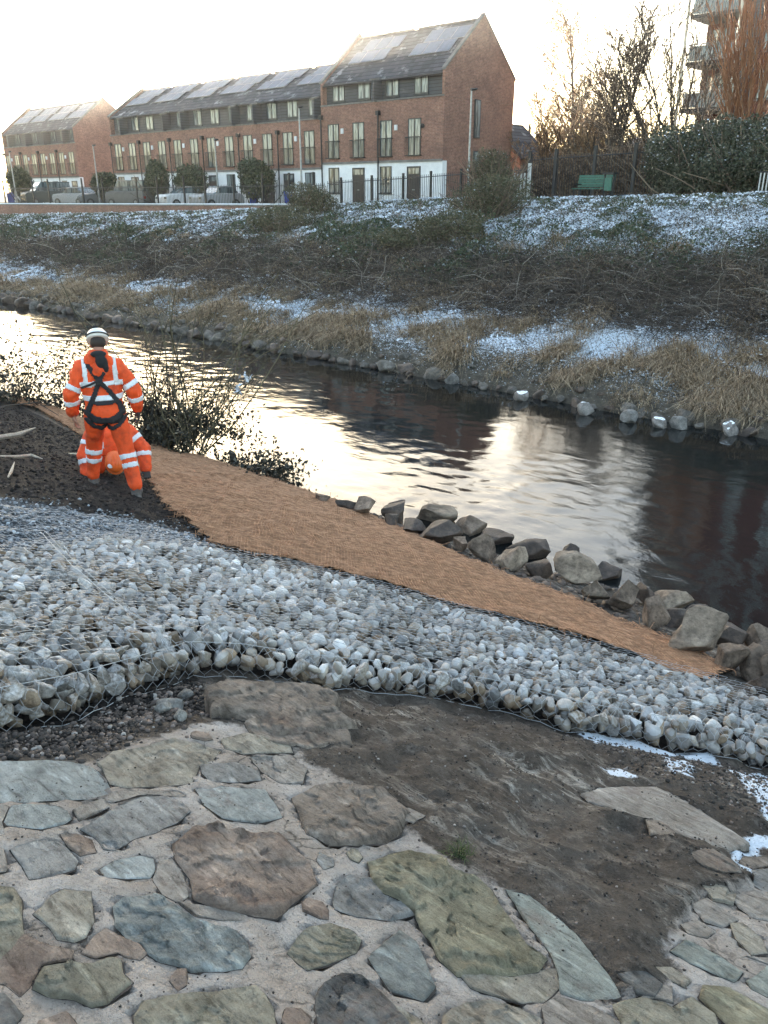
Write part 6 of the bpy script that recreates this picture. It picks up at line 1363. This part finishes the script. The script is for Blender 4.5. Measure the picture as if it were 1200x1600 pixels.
# body: head, neck, hands as one figure inside the clothes
b = B(); hc = (.015, .13, 1.655); head_body(b, hc, R(-32), (0, .06, 1.50), None)
b.loft([((0, .03, .95), .13, .09), ((0, .03, 1.2), .14, .09), ((0, .04, 1.42), .16, .085), ((0, .05, 1.53), .06, .055)], 16)
for s_, e_, w__ in (((.175, .035, 1.42), re, rw), ((-.175, .035, 1.42), le, lw_)): limb(b, [s_, e_, w__], [.055, .042, .032])
limb(b, [rh, rk, (rf[0], rf[1], .12)], [.08, .055, .045]); limb(b, [lh, lk, (lf[0], lf[1], .14)], [.08, .055, .045])
V, F, N = solid(b, .009, 3); link('body', npmesh('body', V, F, M['skin'], True), W)
for w__, sd in ((rw, 1), (lw_, -1)):
    b = B(); hand(b, w__, (0.02*sd, .12, -1), (0, -sd, 0), None, 1.12, curl=.8); V, F, N = solid(b, .0045, 2); link('glove' if sd > 0 else 'hand', npmesh('hand', V, F, M['glove'] if sd > 0 else M['skin'], True), W)
hat, T = finish_head(W, hc, R(-32), M['hat_w'])
hb = B(); pts = [Vector(hc)+T @ Vector((.119*math.cos(a), .140*math.sin(a)-.002, .062)) for a in np.linspace(math.pi*1.08, math.pi*1.92, 14)]; hb.tube(pts, .008, 6); hb.obj('helmet_band', M['strap'], W, hat)
B().ball(Vector(hc)+T @ Vector((-.01, -.06, .150)), (.03, .035, .012), T).obj('vent_cap', M['strap'], W, hat)
b = B(); b.ball(Vector(hc)+T @ Vector((0, -.028, -.005)), (.079, .082, .075), T); b.obj('hair', M['hair'], W, smooth=True)
# hood lying folded at the nape with a dark lining, collar orange
b = B(); b.loft([((.0, .03, 1.46), .13, .10), ((0, .03, 1.52), .12, .095), ((0, .045, 1.575), .098, .088), ((0, .05, 1.60), .085, .08)], 22); b.ball((-.085, -.02, 1.50), (.06, .055, .09)); b.ball((.09, -.02, 1.47), (.06, .05, .09)); b.ball((.02, -.075, 1.40), (.11, .035, .07))
V, F, N = solid(b, .009, 5, .006, 12, 5); link('hood', npmesh('hood', V, F, M['hiviz'], True), W)
b = B(); b.ball((.03, -.095, 1.50), (.062, .030, .075), Matrix.Rotation(-.35, 3, 'Y')); b.ball((.01, -.06, 1.575), (.085, .05, .035)); b.ball((.065, -.10, 1.435), (.03, .022, .05)); V, F, N = solid(b, .008, 4, .005, 14, 6); link('hood_lining', npmesh('hood_lining', V, F, M['hood'], True), W)
for f_, zz in ((rf, 0.0), (lf, .04)):
    b = B(); x, y = f_[0], f_[1]; b.loft([((x, y-.0, zz+.03), .055, .06), ((x, y, zz+.10), .055, .058), ((x, y, zz+.20), .06, .062)], 16)
    b.ball((x+f_[0]*.1, y+.06, zz+.055), (.052, .11, .055)); b.ball((x, y-.03, zz+.05), (.05, .06, .05)); b.box(x-.05, x+.05, y-.09, y+.17, zz-.0, zz+.03)
    V, F, N = solid(b, .008, 3); link('boot', npmesh('boot', V, F, M['boot'], True), W)
place(W, base-Matrix.Rotation(look, 3, 'Z') @ Vector((rf[0], rf[1], .0)), look)

# --- crouching worker facing the camera, head down, both arms on the matting edge
K = person('crouching worker in orange suit and orange helmet, head down behind the standing worker')
b = B(); limb(b, [(.2, -.02, .55), (.33, .10, .33), (.33, .22, .11)], [.10, .085, .070]); limb(b, [(-.2, -.02, .55), (-.36, .08, .34), (-.35, .20, .13)], [.10, .085, .070])
b.loft([((0, .02, .30), .17, .11), ((0, -.04, .45), .22, .15), ((0, -.08, .58), .23, .15), ((0, -.18, .66), .19, .13), ((0, -.26, .68), .10, .08)], 22); b.ball((0, -.30, .58), (.21, .28, .17)); b.ball((0, -.45, .42), (.2, .2, .2))
V, F, N = solid(b, .011, 6, .014, 9, 21); jk = link('jacket', npmesh('jacket', V, F, M['hiviz'], True), K); C = centers(V, F)
for sg in (1, -1):
    e_, w__ = ((.33, .10, .33), (.33, .22, .11)) if sg > 0 else ((-.36, .08, .34), (-.35, .20, .13)); s_ = (.2*sg, -.02, .55); am = C[:, 0]*sg > .17
    t, r, L = seg_t(C, s_, e_); skin_off('reflective_band', V, F, N, am & (np.abs(t-.13) < .028) & (r < .13), .006, M['reflect'], jk)
    t, r, L = seg_t(C, e_, w__); skin_off('reflective_band', V, F, N, am & (np.abs(t-.07) < .026) & (r < .12), .006, M['reflect'], jk)
skin_off('reflective_band', V, F, N, (np.abs(np.abs(C[:, 0])-.12) < .025) & (C[:, 2] > .40) & (C[:, 1] > -.3), .006, M['reflect'], jk)
b = B(); limb(b, [(.12, -.45, .36), (.19, -.10, .12), (.16, -.50, .09)], [.12, .095, .075]); limb(b, [(-.12, -.45, .36), (-.19, -.10, .12), (-.16, -.50, .09)], [.12, .095, .075]); b.ball((0, -.46, .36), (.19, .15, .14))
V, F, N = solid(b, .012, 6, .01, 9, 23); link('trousers', npmesh('trousers', V, F, M['hiviz'], True), K)
b = B(); hc = (.0, .21, .25); head_body(b, hc, R(-68), (0, .04, .36), None); b.loft([((0, .02, .32), .08, .07), ((0, -.06, .5), .14, .1), ((0, -.2, .58), .12, .09), ((0, -.4, .4), .13, .12)], 14)
for s_, e_, w__ in (((.2, -.02, .55), (.33, .10, .33), (.33, .24, .09)), ((-.2, -.02, .55), (-.36, .08, .34), (-.35, .22, .11))): limb(b, [s_, e_, w__], [.055, .042, .032])
limb(b, [(.12, -.45, .36), (.19, -.10, .12), (.16, -.52, .09)], [.08, .06, .045]); limb(b, [(-.12, -.45, .36), (-.19, -.10, .12), (-.16, -.52, .09)], [.08, .06, .045])
V, F, N = solid(b, .010, 3); link('body', npmesh('body', V, F, M['skin'], True), K)
hat, T = finish_head(K, hc, R(-68), M['hat_o'])
B().ball(Vector(hc)+T @ Vector((.06, .05, .128)), (.035, .03, .012), T).obj('sticker', M['reflect'], K, hat)
for w__, sd in (((.33, .24, .09), 1), ((-.35, .22, .11), -1)):
    b = B(); hand(b, w__, (0, .75, -.55), (sd, 0, 0), None, 1.12, curl=1.0); V, F, N = solid(b, .005, 2); link('glove', npmesh('glove', V, F, M['glove'], True), K)
for sx in (.16, -.16):
    b = B(); b.ball((sx, -.6, .08), (.055, .10, .06)); b.ball((sx, -.66, .05), (.05, .09, .045)); b.tube([(sx, -.52, .09), (sx, -.6, .09)], .062, 12); V, F, N = solid(b, .010, 3); link('boot', npmesh('boot', V, F, M['boot'], True), K)
qk = hit_slope(181, 746); place(K, (qk[0], qk[1], float(near_z(qk[0], qk[1]))+.0), look+math.pi+R(4))

# ------------------------------------------------------------------ near bank shrubs and debris
def nb(u, v, off=0): q = hit_slope(u, v, off); return (q[0], q[1], float(near_z(q[0], q[1])))
def shrub(name, label, cat, base, stems, leafc, twigm, leafm, lsize, seed, K=7, nleaf=1500, leafr=.18, side=6, part='foliage', r0=.014):
    """stems: list of (offset, direction, length, droop)"""
    t = thing(name, label, cat, base); g = np.random.default_rng(seed); P0 = np.array([np.array(base)+np.array(s[0]) for s in stems]); D = np.array([s[1] for s in stems], float); L = np.array([s[2] for s in stems])
    polys = [arcs(P0[i:i+1], D[i:i+1], L[i:i+1], K, stems[i][3], .16, seed+i)[0] for i in range(len(stems))]
    A = np.stack(polys); rr = np.linspace(1, .25, K)[None]*(r0*(.6+.5*g.random(len(A))))[:, None]; v1 = tubes_np(A, rr, 5); tw = []; rt = []
    for a in A:
        for _ in range(side):
            i = g.integers(1, K-1); f = g.random(); p = a[i]*(1-f)+a[i+1 if i+1 < K else i]*f; d = (a[-1]-a[0])/np.linalg.norm(a[-1]-a[0])+g.normal(size=3)*.8
            tw.append(arcs(p[None], d[None], [.25+.45*g.random()], 5, .5, .22, g.integers(1e6))[0])
    tw = np.array(tw); v2 = tubes_np(tw, np.linspace(1, .4, 5)[None]*np.full((len(tw), 1), r0*.32), 3)
    link('stem', npmesh('stem', rel(v1[0], t), v1[1], twigm, True), t); tag(link('twigs', npmesh('twigs', rel(v2[0], t), v2[1], twigm), t), kind='stuff')
    if nleaf:
        src = np.concatenate([tw.reshape(-1, 3), A[:, 1:].reshape(-1, 3)]); wgt = leafc(src); wgt = wgt/wgt.sum(); idx = g.choice(len(src), nleaf, p=wgt); P = src[idx]+g.normal(size=(nleaf, 3))*leafr
        V, F = leaves_np(P, lsize*(.5+g.random(nleaf)), 0, .6, seed+9); link(part, npmesh(part, rel(V, t), F, leafm), t)
    return t
M['dk_leaf'] = isle('dark_shrub_leaf', [(0, (.012, .012, .009)), (.6, (.035, .032, .022)), (.9, (.07, .06, .035)), (1, (.2, .16, .1))], .6, .4)
M['ol_twig'] = isle('olive_stem', [(0, (.05, .045, .026)), (.6, (.11, .095, .055)), (1, (.22, .18, .11))], .8)
rv = Vector((_ct, _st, 0)); fv = Vector((-_st, _ct, 0))
def D3(r, f, z): v = rv*r+fv*f; return (v.x, v.y, z)
g = np.random.default_rng(31)
b0 = nb(262, 700); low = lambda z0, s: (lambda P: np.exp(-np.maximum(P[:, 2]-z0, 0)/s))
st_ = [(D3(g.normal()*.18, g.normal()*.2, 0), D3(g.normal()*.38, g.normal()*.3, 1.2), .9+1.3*g.random(), .5) for _ in range(44)]+[(D3(.1, 0, .1), D3(.55+g.normal()*.3, g.normal()*.3, .8), 1.0+g.random()*.9, .9) for _ in range(14)]
shrub('waterside_shrub', 'dark twiggy shrub behind the workers at the water edge', 'shrub', b0, st_, low(b0[2]+.2, .30), M['twig_dark'], M['dk_leaf'], .07, 41, nleaf=5200, leafr=.08)
b1 = nb(300, 712); st_ = [(D3(g.normal()*.2, g.normal()*.25, 0), D3(g.normal()*.42+.05, g.normal()*.3, 1.3), 2.2+2.4*g.random(), .55) for _ in range(19)]+[(D3(0, 0, .1), D3(-.35+g.normal()*.2, .3, 1.2), 2.6+g.random(), .4) for _ in range(8)]
shrub('thin_sapling', 'tall thin olive stems arching over the river right of the dark shrub', 'sapling', b1, st_, low(b1[2], 2.0), M['ol_twig'], M['ol_twig'], .05, 43, nleaf=320, leafr=.05, side=9, r0=.017)
for k, (u, v, sc_, lab) in enumerate([(330, 716, .95, 'low dark leafy debris just right of the dark shrub'), (375, 738, .75, 'low dark leafy debris beside the split stump'), (412, 752, .5, 'last small clump of debris at the matting tip by the water'), (225, 690, .7, 'dark low growth seen between the workers and the river')]):
    bb = nb(u, v-6); st_ = [(D3(g.normal()*.3*sc_, g.normal()*.12, 0), D3(.5+g.normal()*.6, g.normal()*.3, .35), (.3+.6*g.random())*sc_, .9) for _ in range(26)]
    shrub('debris_clump', lab, 'debris', bb, st_, lambda P: np.ones(len(P)), M['twig_dark'], M['dk_leaf'], .075, 50+k, nleaf=900, leafr=.07, K=5, side=3, r0=.010)
b2 = nb(20, 628); st_ = [(D3(-.5+g.normal()*.7, g.normal()*.4, 0), D3(.1+g.normal()*.45, g.normal()*.3, .9), .8+1.5*g.random(), .9) for _ in range(80)]
shrub('leafy_bush', 'dark leafy bramble bush overhanging the river at the left edge', 'bush', b2, st_, lambda P: np.ones(len(P)), M['twig_dark'], M['dk_leaf'], .07, 61, nleaf=4800, leafr=.10, side=5)
b3 = nb(105, 640); st_ = [(D3(g.normal()*.5, g.normal()*.15, 0), D3(.3+g.normal()*.5, g.normal()*.3, .5), .4+.8*g.random(), .9) for _ in range(50)]
shrub('leafy_bush', 'low dark leafy tangle between the left bush and the standing worker', 'bush', b3, st_, lambda P: np.ones(len(P)), M['twig_dark'], M['dk_leaf'], .08, 63, nleaf=2600, leafr=.09, side=4, r0=.01)
# split stump
q = nb(368, 728); t = thing('split_stump', 'short split log stump with pale broken top standing in the debris', 'log', q); d = Vector(D3(-.12, 0, 1)).normalized()
B().tube([Vector(q)-d*.15, Vector(q)+d*.12, Vector(q)+d*.36, Vector(q)+d*.43+Vector(D3(-.03, 0, 0))], [.085, .075, .06, .02], 9).obj('log', M['bark'], t); B().tube([Vector(q)+d*.05+Vector(D3(.045, -.03, 0)), Vector(q)+d*.3+Vector(D3(.03, -.04, 0))], [.035, .03], 6).obj('broken_wood', M['post'], t)
M['pale_wood'] = simple('pale_splintered_wood', (.55, .47, .38), (.3, .24, .19), 20, .8, .5, 60)
def stick(label, pts, r, name='broken_branch', mat=None):
    P = [Vector(nb(u, v))+Vector((0, 0, .02+r+l)) for u, v, l in pts]; b = B().tube(P, [r*.5]+[r]*(len(P)-2)+[r*.25], 6); tag(b.obj(name, mat or M['pale_wood'], None), label, 'branch')
stick('long pale splintered branch lying on dark soil at the left edge', [(-60, 700, 0), (-10, 694, .02), (30, 690, .04), (57, 681, .08)], .035)
stick('pale forked stick on dark soil below the long splintered branch', [(0, 722, 0), (30, 721, .01), (50, 720, .02), (68, 726, .0)], .018)
stick('short pale stake lying crosswise nearest the grey chippings', [(14, 752, 0), (19, 742, .0), (24, 730, .01)], .018)
stick('thin cut branch beside the crouching worker', [(108, 712, 0), (122, 716, .03), (138, 716, .05)], .012, mat=M['post'])
stick('dark fallen branch on the soil above the long splintered branch', [(-30, 650, .05), (20, 645, .1), (60, 640, .12), (95, 655, .02)], .014, mat=M['bark'])
# white plastic scraps caught in the sapling
for k, (dr, dz, lab) in enumerate([(1.0, 1.35, 'scrap of pale plastic caught on a thin arching stem'), (.85, 1.15, 'smaller scrap of pale plastic hanging below the first')]):
    c = Vector(b1)+Vector(D3(dr, .2, dz)); g2 = np.random.default_rng(90+k); V, F = leaves_np(np.array(c)[None]+g2.normal(size=(7, 3))*.05, .14, 0, .4, 91+k)
    me = npmesh('plastic_scrap', V-np.array(c), F, M['snow']); o = link('plastic_scrap', me); o.location = c; tag(o, lab, 'litter')
# grass tuft on the mud
q = nb(719, 1338); t = thing('grass_tuft', 'single small green grass tuft growing by the yellow green stone', 'grass', q); g = np.random.default_rng(6); N_ = 90
P = np.array(q)+g.normal(size=(N_, 3))*np.array([.018, .018, 0]); V, F = blades_np(P, .05+.05*g.random(N_), g.normal(size=(N_, 3))*.6+np.array([0, 0, 1.]), .0016, .5, 7); link('blades', npmesh('blades', rel(V, t), F, M['grass']), t)

# ------------------------------------------------------------------ haze volume added to stand in for lens flare
m = bpy.data.materials.new('flare_haze'); m.use_nodes = True; n = m.node_tree; n.nodes.clear(); o_ = n.nodes.new('ShaderNodeOutputMaterial'); v_ = n.nodes.new('ShaderNodeVolumePrincipled')
v_.inputs['Density'].default_value = .0004; v_.inputs['Color'].default_value = (1, 1, 1, 1); v_.inputs['Anisotropy'].default_value = .7; n.links.new(v_.outputs[0], o_.inputs['Volume'])
hz_ = B().box(-620, 520, -30, 920, -6, 40).obj('haze', m, None); tag(hz_, 'thin pale haze added as lens flare veil over the river and street', kind='stuff')
